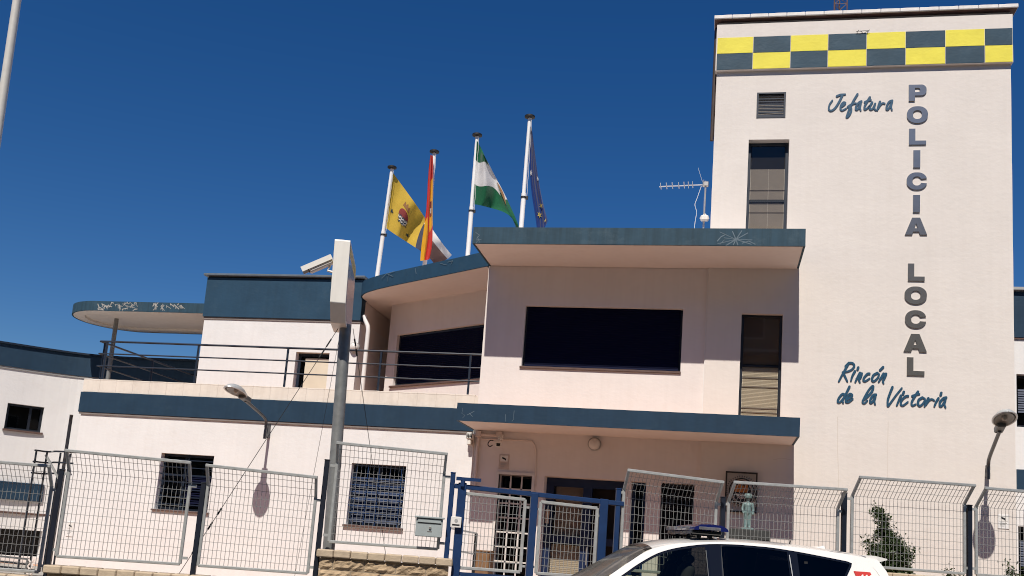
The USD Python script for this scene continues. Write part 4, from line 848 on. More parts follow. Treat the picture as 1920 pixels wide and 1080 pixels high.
# statue on its plinth
SYY = -.75
s0_, s1_ = onY(1403, 932, SYY), onY(1401, 990, SYY); hgt = s0_[2]-s1_[2]; sx_ = (s0_[0]+s1_[0])/2
def sp3(a, b, c_): return np.array([sx_+a*hgt, SYY+b*hgt, s1_[2]+c_*hgt])
body = [((sp3(-.06, 0, .02), .055*hgt), (sp3(-.055, 0, .25), .06*hgt)), ((sp3(-.055, 0, .25), .06*hgt), (sp3(-.05, 0, .5), .085*hgt)), ((sp3(.06, 0, .02), .055*hgt), (sp3(.055, 0, .25), .06*hgt)), ((sp3(.055, 0, .25), .06*hgt), (sp3(.05, 0, .5), .085*hgt)),
        ((sp3(-.05, 0, .5), .09*hgt), (sp3(.05, 0, .5), .09*hgt)), ((sp3(0, 0, .5), .11*hgt), (sp3(0, 0, .72), .10*hgt)), ((sp3(-.10, 0, .77), .06*hgt), (sp3(.10, 0, .77), .06*hgt)), ((sp3(0, 0, .72), .11*hgt), (sp3(0, 0, .8), .07*hgt)), ((sp3(0, 0, .8), .04*hgt), (sp3(0, -.01, .88), .04*hgt)),
        ((sp3(-.13, 0, .77), .05*hgt), (sp3(-.17, -.02, .6), .04*hgt)), ((sp3(-.17, -.02, .6), .04*hgt), (sp3(-.13, -.10, .47), .032*hgt)), ((sp3(.13, 0, .77), .05*hgt), (sp3(.17, -.01, .6), .04*hgt)), ((sp3(.17, -.01, .6), .04*hgt), (sp3(.16, -.06, .45), .032*hgt)),
        ((sp3(0, -.01, .91), .058*hgt), (sp3(0, -.02, .95), .062*hgt)), ((sp3(-.07, -.02, .02), .035*hgt), (sp3(-.07, -.10, .015), .028*hgt)), ((sp3(.07, -.02, .02), .035*hgt), (sp3(.07, -.10, .015), .028*hgt))]
t = thing('statue', 'small green bronze statue of a standing figure on the black plinth', 'statue', (sx_, SYY, s1_[2]))
obj('figure', blob(body, .02, 4), 'bronze', t, smooth=True)
obj('peaked_cap', lathe([(.0, .08), (.055, .075), (.066, .05), (.066, .03), (.06, .0)], sp3(0, -.01, .965), 14), 'bronze', t, smooth=40)
obj('base_plate', bx(sx_-.10, sx_+.10, SYY-.10, SYY+.08, s1_[2]-.03, s1_[2], .006), 'bronze', t)
px0, px1 = onY(1362, 1000, SYY)[0], onY(1443, 1000, SYY)[0]
zp = s1_[2]-.032
one('plinth', cut(bx(px0, px1, SYY-.32, SYY+.3, YARD_Z, zp, .01), bx(px0-.1, px1+.1, SYY-.4, SYY-.29, YARD_Z+.1, zp-.16)), 'plinth', 'low black stone plinth carrying the bronze statue', 'plinth')

# ------------------------------------------------------------------ sign on its pole, with camera and guy wires
us, _zz = onV(617, 1028, 13.72); zt = onV(650, 615, 13.72)[1]
KL = .028
z0s = onV(617, 1028, 13.72)[1]
def SG(u, v, z): return ST(u-KL*(z-z0s), v, z)      # the whole sign leans a little to the left
pole = thing('sign_pole', 'tall white box sign on a grey pole with stay wires', 'sign', ST(us, 13.72, YARD_Z))
obj('pole', tube([SG(us, 13.66, YARD_Z), SG(us, 13.66, zt+.03)], .082, 20), 'pole_grey', pole, smooth=40)
na, nb = 13.07, 14.42
uL, zT = onV(628, 447, na); uR, _1 = onV(657, 449, na); zB = onV(640, 568, na)[1]; zBB = onV(648, 612, 13.5)[1]
uc = (uL+uR)/2+KL*(zT-z0s); hw = (uR-uL)/2
def SGV(v): return np.array([SG(uc+a[2], a[0], a[1]) for a in v])
us_dbg = (us, uc)
pr = Polygon([(na, zT), (nb, zT), (nb, zB), (nb-.45, zBB), (na+.28, zBB), (na, zB)])
v, f = extrude(pr.buffer(-.03).buffer(.03, 6), -hw, hw)
obj('sign_case', (SGV(v), f), 'sign_white', pole, smooth=25)
for sgn in (1, -1):
    ins = pr.buffer(-.05)
    v, f = extrude(ins, hw-.001, hw+.004)
    if sgn < 0: v = v*[1, 1, -1]; f = f[:, ::-1]
    face = obj('sign_face', (SGV(v), f), 'sign_face', pole)
    yl = sbox(na+.06, zT-.2, nb-.06, zT-.06)
    v, f = extrude(yl, hw+.004, hw+.007)
    if sgn < 0: v = v*[1, 1, -1]; f = f[:, ::-1]
    obj('yellow_stripe', (SGV(v), f), 'sign_yellow', face)
uw, zw = onV(355, 1040, 13.25)
W = [((634, 616), 13.6, (357, 1043), 13.3), ((639, 618), 13.7, (553, 1078), 14.3), ((662, 616), 13.8, (716, 990), 14.6)]
for i, (a, va, b, vb) in enumerate(W):
    A_, B_ = ST(onV(*a, va)[0], va, onV(*a, va)[1]), ST(onV(*b, vb)[0], vb, onV(*b, vb)[1])
    E_ = B_ + (B_-A_)/np.linalg.norm(B_-A_)*max(0, (B_[2]-YARD_Z))*.9
    obj('stay_wire', tube([A_, E_], .0045 if i != 1 else .003, 5), 'black', pole)
    d_ = (B_-A_)
    for k in ((.05, .10) if i != 1 else ()): obj('turnbuckle', tube([A_+d_*k, A_+d_*(k+.035)], .012, 6), 'black', pole)
    if i == 0: obj('turnbuckle', join(*[tube([A_+d_*k, A_+d_*(k+.03)], .014, 6) for k in (.80, .86, .93, .96)]), 'black', pole)
p = ST(*[onV(598, 500, 13.6)[0], 13.6], onV(598, 500, 13.6)[1])
q = ST(onV(578, 507, 13.6)[0], 13.6, onV(578, 507, 13.6)[1]); q2 = ST(onV(625, 487, 13.6)[0], 13.6, onV(625, 487, 13.6)[1])
t, A = cctv((q+q2)/2, q-q2, np.linalg.norm(q-q2)*.92, 'long white security camera fixed beside the tall box sign', 1.05)
mp = ST(onV(620, 512, 13.6)[0], 13.6, onV(620, 512, 13.6)[1])
obj('bracket', join(tube([(q+q2)/2*.4+q2*.6-A[2]*.06, (q+q2)/2*.3+mp*.7, mp+EU*.1], .018, 8), obox(mp+EU*.12, np.array([EU, EV, EZ]), (.04, .05, .06), .01)), 'camera_white', t)

# ------------------------------------------------------------------ stone walls
rng = random.Random(11)
def stone_wall(label, u0, u1, zcap, v0=12.99, v1=13.21, rows=3):
    t = thing('stone_wall', label, 'wall', ST((u0+u1)/2, 13.1, STREET_Z), 'low stone walls under the fence')
    obj('core', sbx(u0+.02, u1-.02, v0+.02, v1-.02, STREET_Z-.1, zcap-.1), 'mortar', t)
    n_ = max(1, round((u1-u0)/.22)); w_ = (u1-u0+.08)/n_
    for k in range(n_):
        a = u0-.04+k*w_; dz = rng.uniform(-.003, .003); dv = rng.uniform(-.004, .004)
        obj('cap_stone', sbx(a+.003, a+w_-.003, v0-.045+dv, v1+.04, zcap-.10+dz, zcap+dz, .014), 'cap_stone', t)
    z = zcap-.10; r_ = 0
    while z > STREET_Z+.02:
        h = .155 if r_ == 0 else .17
        z0 = max(z-h, STREET_Z-.05); a = u0-(0 if r_ % 2 else .2)
        while a < u1-.03:
            b_ = a+.40+rng.uniform(-.02, .02); aa, bb = max(a, u0), min(b_, u1)
            if bb-aa > .05:
                if r_ < 4:
                    # split face: the front is a rough, uneven grid
                    nu, nz = max(3, int((bb-aa)/.05)), 4
                    gu, gz = np.linspace(aa+.006, bb-.006, nu+1), np.linspace(z0+.006, z-.006, nz+1); V = []
                    for i in range(nu+1):
                        for j in range(nz+1):
                            edge = i in (0, nu) or j in (0, nz)
                            V.append(ST(gu[i], v0+(.018 if edge else -.004+rng.uniform(-.013, .012)), gz[j]))
                    fr = len(V)
                    for i in range(nu+1):
                        for j in range(nz+1): V.append(ST(gu[i], v0+.06, gz[j]))
                    Fc = []; I = lambda i, j: i*(nz+1)+j
                    for i in range(nu):
                        for j in range(nz): Fc += [[I(i, j), I(i+1, j), I(i+1, j+1)], [I(i, j), I(i+1, j+1), I(i, j+1)]]
                    for i in range(nu):
                        for j in (0, nz): Fc += [[I(i, j), I(i+1, j), I(i+1, j)+fr], [I(i, j), I(i+1, j)+fr, I(i, j)+fr]]
                    for j in range(nz):
                        for i in (0, nu): Fc += [[I(i, j), I(i, j+1), I(i, j+1)+fr], [I(i, j), I(i, j+1)+fr, I(i, j)+fr]]
                    obj('stone_block', (np.array(V), np.array(Fc)), rng.choice(['stone', 'stone', 'stone_dark']), t)
                else: obj('stone_block', sbx(aa+.006, bb-.006, v0, v0+.06, z0+.006, z-.006, .012), 'stone', t)
            a = b_
        z = z0; r_ += 1
stone_wall('low stone wall with pale caps under the left fence panels', -4.52, -1.24, -.615)
stone_wall('lowest piece of stone wall below the leftmost panel', -7.2, -4.56, -.76)
stone_wall('taller stone wall with pale caps below the grey letterbox', -1.18, .50, -.17)
stone_wall('stone wall behind the police car right of the gate', 2.70, 5.84, -.22)
stone_wall('highest stone wall below the two rightmost fence panels', 5.88, 9.6, .08)

# ------------------------------------------------------------------ fence
FV = 13.09
def fence_panel(label, ul, ur, zbl, zbr, z0l, z0r, rise=.245, out=.22, bottom=True):
    """mesh panel in a tubular frame whose top is cranked towards the street"""
    t = thing('mesh_fence', label, 'fence', ST((ul+ur)/2, FV, (z0l+z0r)/2), 'cranked mesh fence panels')
    BL, BR, ML, MR = ST(ul, FV, z0l), ST(ur, FV, z0r), ST(ul, FV, zbl), ST(ur, FV, zbr)
    TL, TR = ST(ul, FV-out, zbl+rise), ST(ur, FV-out, zbr+rise)
    for a, b, c_ in ((BL, ML, TL), (BR, MR, TR)):
        obj('stile', join(bar(a, b+EZ*.01, .040, .038, up=EV, c=.006), bar(b, c_, .038, .036, up=EU, c=.006)), 'galvanised', t)
    obj('top_rail', bar(TL-EU*.02, TR+EU*.02, .038, .040, c=.006), 'galvanised', t)
    obj('bottom_rail', bar(BL, BR, .036, .038, c=.006), 'galvanised', t)
    ws = []; nv = int(round((ur-ul)/.054)); r = .0025
    def wire(p, q, r_=r): return bar(p, q, 2*r_, 2*r_)
    for k in range(1, nv):
        s = k/nv; ws += [wire(BL+(BR-BL)*s, ML+(MR-ML)*s), wire(ML+(MR-ML)*s, TL+(TR-TL)*s)]
    nh = max(2, int(round((zbl-z0l)/.108)))
    for k in range(1, nh+1):
        s = k/nh; ws.append(wire(BL+(ML-BL)*s-EV*.005, BR+(MR-BR)*s-EV*.005))
    for s in (.36, .7): ws.append(wire(ML+(TL-ML)*s-EV*.005, MR+(TR-MR)*s-EV*.005))
    obj('wire_mesh', join(*ws), 'wire', t, kind='stuff')
    for a, e in ((ML, -1), (MR, 1), (BL, -1), (BR, 1)):
        if a is BL or a is BR: a = a+EZ*.08
        else: a = a-EZ*.04
        obj('bracket', bar(a, a+EU*e*.085, .03, .035), 'galvanised', t)
def uz(x, y): return onV(x, y, FV)
PAN = [('leftmost mesh panel, cut by the left picture edge, in front of basement', -6.2, (97, 912), .385, None, (72, 1075), -.715),
       ('wide mesh panel before the left barred window, second from left', (130, 883), (357, 905), None, None, (107, 1043), (342, 1058)),
       ('mesh panel in front of the lamp shadow, left of the sign pole', (390, 910), (592, 932), None, None, (368, 1060), (577, 1075)),
       ('mesh panel above the tall stone wall, with the letterbox on it', (632, 868), (833, 888), None, None, (613, 1015), (825, 1030)),
       ('mesh panel right of the gate, behind the roof light bar', (1170, 918), (1343, 940), None, None, -.15, -.15),
       ('mesh panel before the emblem and statue, behind the car', (1366, 940), (1571, 953), None, None, -.15, -.15),
       ('mesh panel in front of the leafy shrub, behind the car tail', (1598, 930), (1808, 945), None, None, .14, .14),
       ('rightmost mesh panel, cut by the right picture edge, below lamp', (1830, 950), 9.35, None, None, .14, .14)]
for i, (lab, l, r_, zl, zr_, b0_, b1_) in enumerate(PAN):
    ul, zbl = (l, zl) if isinstance(l, float) else uz(*l)
    ur, zbr = uz(*r_) if isinstance(r_, tuple) else (r_, zbl)
    z0l = b0_ if isinstance(b0_, float) else uz(*b0_)[1]; z0r = b1_ if isinstance(b1_, float) else uz(*b1_)[1]
    if i == 0: z0l = z0r; zbl = zbr
    fence_panel(lab, ul, ur, zbl, zbr, z0l, z0r, .245, .2 if i < 4 else .25)
for lab, tp, zb_, mate in (('dark fence post at far left between the first two panels', (117, 880), STREET_Z, 'navy_post'), ('dark fence post in front of the left barred window', (383, 905), STREET_Z, 'navy_post'), ('dark fence post just left of the sign pole', (614, 862), STREET_Z, 'navy_post'),
                     ('blue fence post beside the letterbox', (850, 886), STREET_Z, 'blue_gate'), ('blue fence post right of the gate', (1160, 916), STREET_Z, 'blue_gate'), ('dark fence post left of the emblem, above the light bar', (1356, 932), STREET_Z, 'navy_post'),
                     ('dark fence post left of the shrub', (1583, 924), STREET_Z, 'navy_post'), ('dark fence post right of the shrub', (1817, 947), STREET_Z, 'navy_post')):
    u_, z_ = uz(*tp)
    t = thing('fence_post', lab, 'fence post', ST(u_, FV, STREET_Z), 'fence posts')
    obj('post', sbx(u_-.032, u_+.032, FV-.032, FV+.032, STREET_Z, z_-.012, .006), mate, t); obj('post_cap', sbx(u_-.036, u_+.036, FV-.036, FV+.036, z_-.011, z_+.004, .004), mate, t)

# ------------------------------------------------------------------ gate
gt = thing('entrance_gate', 'blue steel gate with two grey mesh leaves left of the car', 'gate', ST(1.5, FV, STREET_Z))
def gz(x, y): return onV(x, y, FV)
uA, uB, uC = gz(863, 960)[0], gz(1000, 960)[0], gz(1131, 960)[0]
ztA, ztC = gz(862, 905)[1]+.0, gz(1131, 940)[1]
for u_, w__ in ((uA, .055), (uB, .048), (uC, .055)): obj('gate_post', sbx(u_-w__, u_+w__, FV-.05, FV+.05, STREET_Z, ztA if u_ == uA else ztC+.03, .006), 'blue_gate', gt)
obj('top_beam', join(bar(ST(uz(850, 886)[0]+.034, FV-.002, gz(862, 914)[1]+.015), ST(uC+.27, FV-.002, gz(1150, 945)[1]+.01), .075, .062, c=.006)), 'blue_gate', gt)
obj('latch_arm', join(bar(ST(gz(862, 901)[0]-.05, FV-.06, gz(862, 901)[1]+.02), ST(gz(898, 904)[0]+.02, FV-.06, gz(898, 904)[1]+.02), .05, .045), bar(ST(uA, FV-.06, ztA-.05), ST(uA, FV-.06, ztA+.06), .05)), 'blue_gate', gt)
obj('bottom_beam', bar(ST(uA, FV, -.36), ST(uC, FV, -.36), .05, .05), 'blue_gate', gt)
for l, r_ in (((871, 925), (985, 937)), ((1014, 941), (1120, 953))):
    ul, zl = gz(*l); ur, zr_ = gz(*r_); z0 = -.28
    L = obj('gate_leaf', join(bar(ST(ul, FV, zl), ST(ur, FV, zr_), .042, c=.006), bar(ST(ul, FV, z0), ST(ur, FV, z0), .042, c=.006), bar(ST(ul, FV, z0), ST(ul, FV, zl), .042, up=EV, c=.006), bar(ST(ur, FV, z0), ST(ur, FV, zr_), .042, up=EV, c=.006),
                               bar(ST(ul-.06, FV, zl-.1), ST(ul, FV, zl-.1), .03), bar(ST(ur, FV, zr_-.1), ST(ur+.06, FV, zr_-.1), .03), bar(ST(ul-.06, FV, z0+.08), ST(ul, FV, z0+.08), .03), bar(ST(ur, FV, z0+.08), ST(ur+.06, FV, z0+.08), .03)), 'galvanised', gt)
    ws = []; nn = int((ur-ul)/.05)
    for k in range(1, nn): ws.append(bar(ST(ul+(ur-ul)*k/nn, FV, z0), ST(ul+(ur-ul)*k/nn, FV, zl+(zr_-zl)*k/nn), .006))
    for k in range(1, 9): ws.append(bar(ST(ul, FV-.005, z0+(zl-z0)*k/9), ST(ur, FV-.005, z0+(zr_-z0)*k/9), .006))
    obj('wire_mesh', join(*ws), 'wire', L, kind='stuff')
# letterbox and intercom
ua, za = onV(781, 967, 12.93); ub, zb_ = onV(834, 972, 12.93); z0_ = onV(781, 1005, 12.93)[1]
t = thing('letterbox', 'grey metal letterbox hung on the fence above the stone wall', 'letterbox', ST(ua, 12.95, z0_))
zt_ = (za+zb_)/2
obj('box', sbx(ua, ub-.02, 12.92, 13.05, z0_, zt_-.02, .008), 'paint_grey', t)
obj('lid', sbx(ua-.02, ub, 12.89, 13.06, zt_-.018, zt_+.004, .004), 'paint_grey', t)
obj('slot_flap', sbx(ua+.025, ub-.045, 12.908, 12.919, zt_-.075, zt_-.035, .003), 'paint_grey', t)
obj('slot', sbx(ua+.02, ub-.04, 12.914, 12.9195, zt_-.086, zt_-.078), 'black', t)
um = (ua+ub)/2
obj('lock', join(sbx(um-.012, um+.018, 12.90, 12.919, zt_-.155, zt_-.125, .004), sbx(um-.03, um+.03, 12.915, 12.9195, zt_-.19, zt_-.18)), 'steel', t)
ua, za = onV(846, 968, 12.98); ub, zb_ = onV(864, 990, 12.98)
t = thing('intercom', 'small square grey intercom on the left gate post', 'intercom', ST(ua, 12.98, zb_))
obj('box', sbx(ua, ub, 12.975, 13.04, zb_, za, .006), 'camera_white', t)
obj('speaker', splate(Point((ua+ub)/2-.0, za-.05).buffer(.022), 12.970, 12.9748), 'grey_plastic', t)
obj('call_button', sbx(ua+.02, ub-.02, 12.969, 12.9748, zb_+.03, zb_+.045), 'black', t)

# small yard pieces seen through the gate and the left panels
def ypt(x, y, Y): return onY(x, y, Y)
t = thing('yard_handrail', 'short dark handrail behind the left leaf of the gate', 'handrail', onY(880, 1060, -1.6))
h0, h1 = ypt(872, 992, -1.9), ypt(893, 1000, -1.6)
obj('post', bar((h1[0], h1[1], YARD_Z), h1, .045), 'black', t); obj('post', bar((h0[0]-.3, h0[1], YARD_Z), h0-[.3, 0, 0], .045), 'black', t)
for dz in (0, -.35, -.6): obj('rail', bar(h0+[-.3, 0, dz], h1+[0, 0, dz], .028), 'galvanised', t)
c0, c1 = onY(896, 1034, -.4), onY(918, 1080, -.4)
t = thing('wooden_box', 'brown wooden box standing left of the lattice window', 'box', (c0[0], -.4, YARD_Z))
obj('body', bx(c0[0], c1[0], -.55, -.15, YARD_Z, c0[2], .012), 'wood', t)
obj('lid', bx(c0[0]-.015, c1[0]+.015, -.57, -.13, c0[2]+.002, c0[2]+.03, .006), 'wood', t)
lc = [onY(86, 862, 1.6), onY(100, 843, 1.6), onY(137, 848, 1.6)]
t = thing('stair_guard', 'dark steel guard rail with bars behind the leftmost fence post', 'railing', (lc[0][0], 1.6, YARD_Z))
zg = lc[2][2]; xg0, xg1 = lc[1][0], lc[2][0]+.1
for dz in (0, -.25, -.5):
    obj('rail', tube(spline([(xg1, 1.6, zg+dz), (xg0+.12, 1.6, zg+dz), (xg0-.0, 1.6, zg-.01+dz), (xg0-.07, 1.5, zg-.03+dz), (xg0-.08, 1.1, zg-.04+dz)], 5), .02, 8), 'dark_frame', t, smooth=40)
for x, y in ((xg0-.08, 1.15), (xg0-.07, 1.5), (xg0+.2, 1.6), (xg0+.45, 1.6)): obj('bar', bar((x, y, YARD_Z), (x, y, zg-.03), .03), 'dark_frame', t)
obj('brace', bar((xg0-.10, 1.5, zg-.1), (xg0+.35, 1.62, zg-.75), .045), 'galvanised', t)
one('ramp', bx(-22, -13.4, -5.5, 3.5, YARD_Z-.1, YARD_Z+.004), 'pavement', 'grey paved ramp beside the left end of the building', 'ramp', kind='structure')
# ramp landing and a folded metal rack in the far left corner
k0, k1 = onY(0, 1042, -.5), onY(68, 1075, -.5)
t = thing('metal_rack', 'folded grey metal rack behind the leftmost fence panel', 'rack', (k1[0], -.5, YARD_Z))
zz = k0[2]
for j in range(3): obj('beam', bar((k0[0]-.5, -.5+.12*j, zz-.11*j), (k1[0]-.25, -.5+.12*j, zz-.11*j-.02), .05, .035), 'lamp_grey', t)
for s in (-1, 1):
    for k in range(3): obj('strut', bar((k1[0]-.12+s*.06, -.55, zz-.02-.13*k), (k1[0]-.12-s*.06, -.55, zz-.15-.13*k), .022), 'lattice', t)
obj('foot', bar((k1[0]-.22, -.52, YARD_Z), (k1[0]-.22, -.52, zz), .04), 'lamp_grey', t)

# ------------------------------------------------------------------ shrubs
def shrub(name, label, cat, base, top, halfw, n, seed, lean=0.0, size=.045):
    rg = np.random.default_rng(seed); H = top-base[2]
    t = thing(name, label, cat, base)
    stems = []; tips = []
    for k in range(9):
        a = rg.uniform(0, 2*math.pi); rr_ = halfw*rg.uniform(.15, .95); hh = H*rg.uniform(.62, .93)*(1-.35*rr_/halfw)
        p = np.array([base[0]+rr_*math.cos(a)+lean*hh, base[1]+rr_*.8*math.sin(a), base[2]+hh])
        mid = np.array([base[0]+rr_*.45*math.cos(a), base[1]+rr_*.4*math.sin(a), base[2]+hh*.55])
        L = spline([np.array(base), mid, p], 8); stems.append(tube(L, np.linspace(.014, .004, len(L)), 5)); tips.append(L)
    L = spline([np.array(base), np.array(base)+[-.02, 0, H*.5], np.array(base)+[-.10*1, 0, H*.85], np.array([base[0]-.22, base[1], top])], 8); stems.append(tube(L, np.linspace(.014, .003, len(L)), 5)); tips.append(L[len(L)//2:])
    obj('stem', join(*stems), 'bark', t, smooth=40)
    V, Fc = [], []
    for i in range(n):
        if rg.random() < .45:
            L = tips[rg.integers(len(tips))]; p = L[rg.integers(len(L)//3, len(L))] + rg.normal(0, .05, 3)
        else:
            zf = rg.random()**1.25; w_ = halfw*(1-zf)**.62*(1.08 if zf > .12 else .9); a = rg.uniform(0, 2*math.pi); rr_ = w_*math.sqrt(rg.random())
            p = np.array([base[0]+.05-.20*zf+rr_*math.cos(a)*1.0, base[1]+rr_*.8*math.sin(a), base[2]+H*.86*zf])
            if meshkit.noise(p[None]*6, seed)[0] < (.30 if p[0] > base[0]-.12*zf else .45): continue
        ax = rg.normal(0, 1, 3); ax[2] += .3; ax /= np.linalg.norm(ax); s = np.cross(ax, rg.normal(0, 1, 3)); s /= np.linalg.norm(s); nn = np.cross(ax, s)
        l = size*rg.uniform(.7, 1.35); o = len(V)
        V += [p, p+ax*l*.5+s*l*.24+nn*l*.05, p+ax*l, p+ax*l*.5-s*l*.24+nn*l*.05]; Fc += [[o, o+1, o+2], [o, o+2, o+3]]
    obj('foliage', (np.array(V), np.array(Fc)), 'leaf', t, kind='stuff')
BY = -1.9
bp = onY(1671, 1080, BY); tp = onY(1647, 952, BY); hw_ = (onY(1716, 1060, BY)[0]-onY(1628, 1060, BY)[0])/2
shrub('shrub', 'tall leafy green shrub behind the fence, left of the last post but one', 'shrub', np.array([bp[0], BY, bp[2]-.25]), tp[2]-.06, hw_*1.15, 12500, 5, size=.052)
bp = onY(1799, 1078, BY); shrub('low_plant', 'low green plant at the foot of the rightmost dark fence post', 'plant', np.array([bp[0], BY, bp[2]-.3]), onY(1799, 1068, BY)[2], .14, 420, 6, size=.05)
bp = onY(1912, 1080, BY); shrub('low_plant', 'bushy green plant in the bottom right corner', 'plant', np.array([bp[0], BY, bp[2]-.35]), onY(1912, 1060, BY)[2], .2, 520, 7, size=.06)
one('planter', cut(bx(4.2, 8.2, -2.45, -1.35, YARD_Z, onY(1700, 1085, -1.9)[2]-.02, .01), bx(4.3, 8.1, -2.35, -1.45, YARD_Z+.2, 2)), 'cap_stone', 'low stone planter behind the fence holding the shrub', 'planter')
one('planter_soil', bx(4.31, 8.09, -2.34, -1.46, YARD_Z+.15, onY(1700, 1085, -1.9)[2]-.1), 'mortar', 'dry soil inside the low stone planter', 'soil', kind='stuff')

# ------------------------------------------------------------------ block of flats added out of view to cut sky light and darken reflections
t = thing('added_apartment_block', 'unseen tan block of flats added across the street behind the viewer', 'building', (0, -34, STREET_Z))
plain('flats_wall', (0.34, 0.27, 0.20), 0.9, vary=0.08, scale=1.0)
AB = (-34, 34, -46, -34, STREET_Z-.1, 17.8)
obj('wall', bx(*AB), 'flats_wall', t)
obj('roof_slab', bx(AB[0]-.4, AB[1]+.4, AB[2]-.4, AB[3]+.5, 17.802, 18.1), 'parapet_tile', t)
for k in range(6):
    zf = STREET_Z+.9+3.1*k
    obj('balcony', bx(AB[0]+.5, AB[1]-.5, AB[3]+.002, AB[3]+1.0, zf-.9, zf-.75), 'parapet_tile', t)
    for i in range(22):
        x = AB[0]+1.7+3.0*i
        wn = obj('window', join(bx(x, x+.07, AB[3]+.002, AB[3]+.06, zf, zf+1.5), bx(x+1.43, x+1.5, AB[3]+.002, AB[3]+.06, zf, zf+1.5), bx(x+.07, x+1.43, AB[3]+.002, AB[3]+.06, zf+1.43, zf+1.5), bx(x+.07, x+1.43, AB[3]+.002, AB[3]+.06, zf, zf+.07)), 'lattice', t)
        obj('pane', bx(x+.07, x+1.43, AB[3]+.004, AB[3]+.02, zf+.07, zf+1.43), 'car_black', wn)

# ------------------------------------------------------------------ lamp post near the viewer, upper left
vP = 11.4
La, Lb = onV(32, 0, vP), onV(2.5, 200, vP)
def LP(z): return ST(La[0]+(Lb[0]-La[0])*(z-La[1])/(Lb[1]-La[1]), vP, z)
t = thing('lamp_post', 'tall pale metal lamp post at the upper left picture edge', 'lamp post', LP(STREET_Z))
obj('column', tube([LP(STREET_Z), LP(1.2), LP(4.0), LP(8.6)], [.080, .066, .052, .042], 20), 'post_pale', t, smooth=40)
b_ = LP(STREET_Z); ub_ = float((b_-EYE)@EU)
obj('base_plate', sbx(ub_-.18, ub_+.18, vP-.18, vP+.18, STREET_Z, STREET_Z+.03, .006), 'lamp_grey', t)
T_ = LP(8.55)
obj('lamp_arm', tube(spline([T_, T_-EV*.3+EZ*.4, T_-EV*1.2+EZ*.6], 6), .035, 10), 'post_pale', t, smooth=40)
obj('lamp_head', obox(T_-EV*1.5+EZ*.6, np.array([EV, EU, EZ]), (.35, .14, .06), .03), 'lamp_shell', t)

# ------------------------------------------------------------------ police car
CAR_V, HALF = 11.77, .92                        # centre line; the near side faces the viewer
NEARV = CAR_V-HALF
car = thing('police_car', 'white police car with blue roof light bar parked by the fence', 'car', ST(3.4, CAR_V, STREET_Z))
def cpt(u, w, z): return ST(u, CAR_V-w, z)      # w: towards the viewer
BELT = -.36                                     # window sill line, from the eye
sil = [(1.42, -.60), (1.66, -.465), (2.01, -.245), (2.18, -.137), (2.44, .027), (2.62, .132), (2.75, .183), (2.91, .226), (3.28, .28), (3.65, .31), (3.95, .317), (4.49, .305), (4.88, .283), (5.2, .256), (5.42, .228)]
su, szz = np.array([s[0] for s in sil]), np.array([s[1] for s in sil])
from scipy.interpolate import PchipInterpolator
roofz = PchipInterpolator(su, szz)
WT = [(1.55, -.46), (2.05, -.36), (2.35, -.185), (2.53, -.055), (2.82, .108), (3.12, .192), (3.4, .236), (3.75, .254), (4.04, .252), (4.36, .232), (4.67, .200), (5.06, .155)]
wt = PchipInterpolator(*np.array(WT).T)
drop = PchipInterpolator([1.4, 1.66, 2.18, 2.45, 2.72, 3.0, 3.4, 6], [.11, .10, .08, .06, .038, .033, .032, .032])
cant = lambda u: float(roofz(np.clip(u, 1.5, 5.42))-drop(np.clip(u, 1.5, 5.42)))    # where side meets roof
def wside(u, z):                                # half width of the greenhouse side at height z
    return .90 - .29*max(0.0, (z-BELT))/.70*1.0 - .05*max(0, (u-4.6))
def side_sheet(poly, off=0.0, step=.12):
    out = []
    for sg in (1, -1):
        vs, fs, o = [], [], 0
        mnx, mny, mxx, mxy = poly.bounds
        for i in np.arange(mnx, mxx, step):
            c_ = poly.intersection(sbox(i, mny-1, i+step, mxy+1))
            for p in polys(c_):
                v, f = trimesh.creation.triangulate_polygon(p, engine='earcut'); vs.append(np.array(v)); fs.append(np.array(f)+o); o += len(v)
        V = np.vstack(vs); Fc = np.vstack(fs)
        P = np.array([cpt(a, sg*(wside(a, b)+off), b) for a, b in V]); out.append((P, Fc if sg > 0 else Fc[:, ::-1]))
    return out
us_ = np.linspace(1.66, 5.42, 70)
outline = Polygon([(1.66, BELT-.08)] + [(u, max(cant(u), BELT-.07)) for u in us_] + [(5.50, .08), (5.56, -.10), (5.58, BELT-.08)])
# one day-light opening, cut into three panes by pillars
dlo = Polygon([(2.06, BELT-.02)] + [(u, float(wt(u))) for u in np.linspace(2.35, 5.03, 40)] + [(5.085, .14), (5.07, .10), (4.98, -.04), (4.86, BELT-.02)])
body_side = outline.difference(dlo)
for m in side_sheet(body_side): obj('side_panel', m, 'car_white', car, smooth=40)
g1 = dlo.intersection(sbox(2.0, -1, 3.36, 1)).buffer(-.028, join_style=2); g2 = dlo.intersection(sbox(3.50, -1, 4.33, 1)).buffer(-.025, join_style=2); g3 = dlo.intersection(sbox(4.40, -1, 5.1, 1)).buffer(-.025, join_style=2)
trim = dlo.buffer(.002).difference(unary_union([g1, g2, g3]))
for m in side_sheet(trim, -.006): obj('window_surround', m, 'car_black', car, smooth=40)
for gl, nm, mt_ in ((g1, 'front_window', 'car_glass'), (g2, 'rear_window', 'privacy_glass'), (g3, 'quarter_window', 'privacy_glass')):
    for m in side_sheet(gl, -.012): obj(nm, m, mt_, car, smooth=40)
for m in side_sheet(Polygon([(4.340, BELT), (4.322, .18), (4.332, .182), (4.350, BELT)]), .003): obj('chrome_strip', m, 'lamp_shell', car)
for m in side_sheet(Polygon([(3.345, BELT), (3.335, .16), (3.343, .162), (3.353, BELT)]), .002): obj('chrome_strip', m, 'lamp_grey', car)
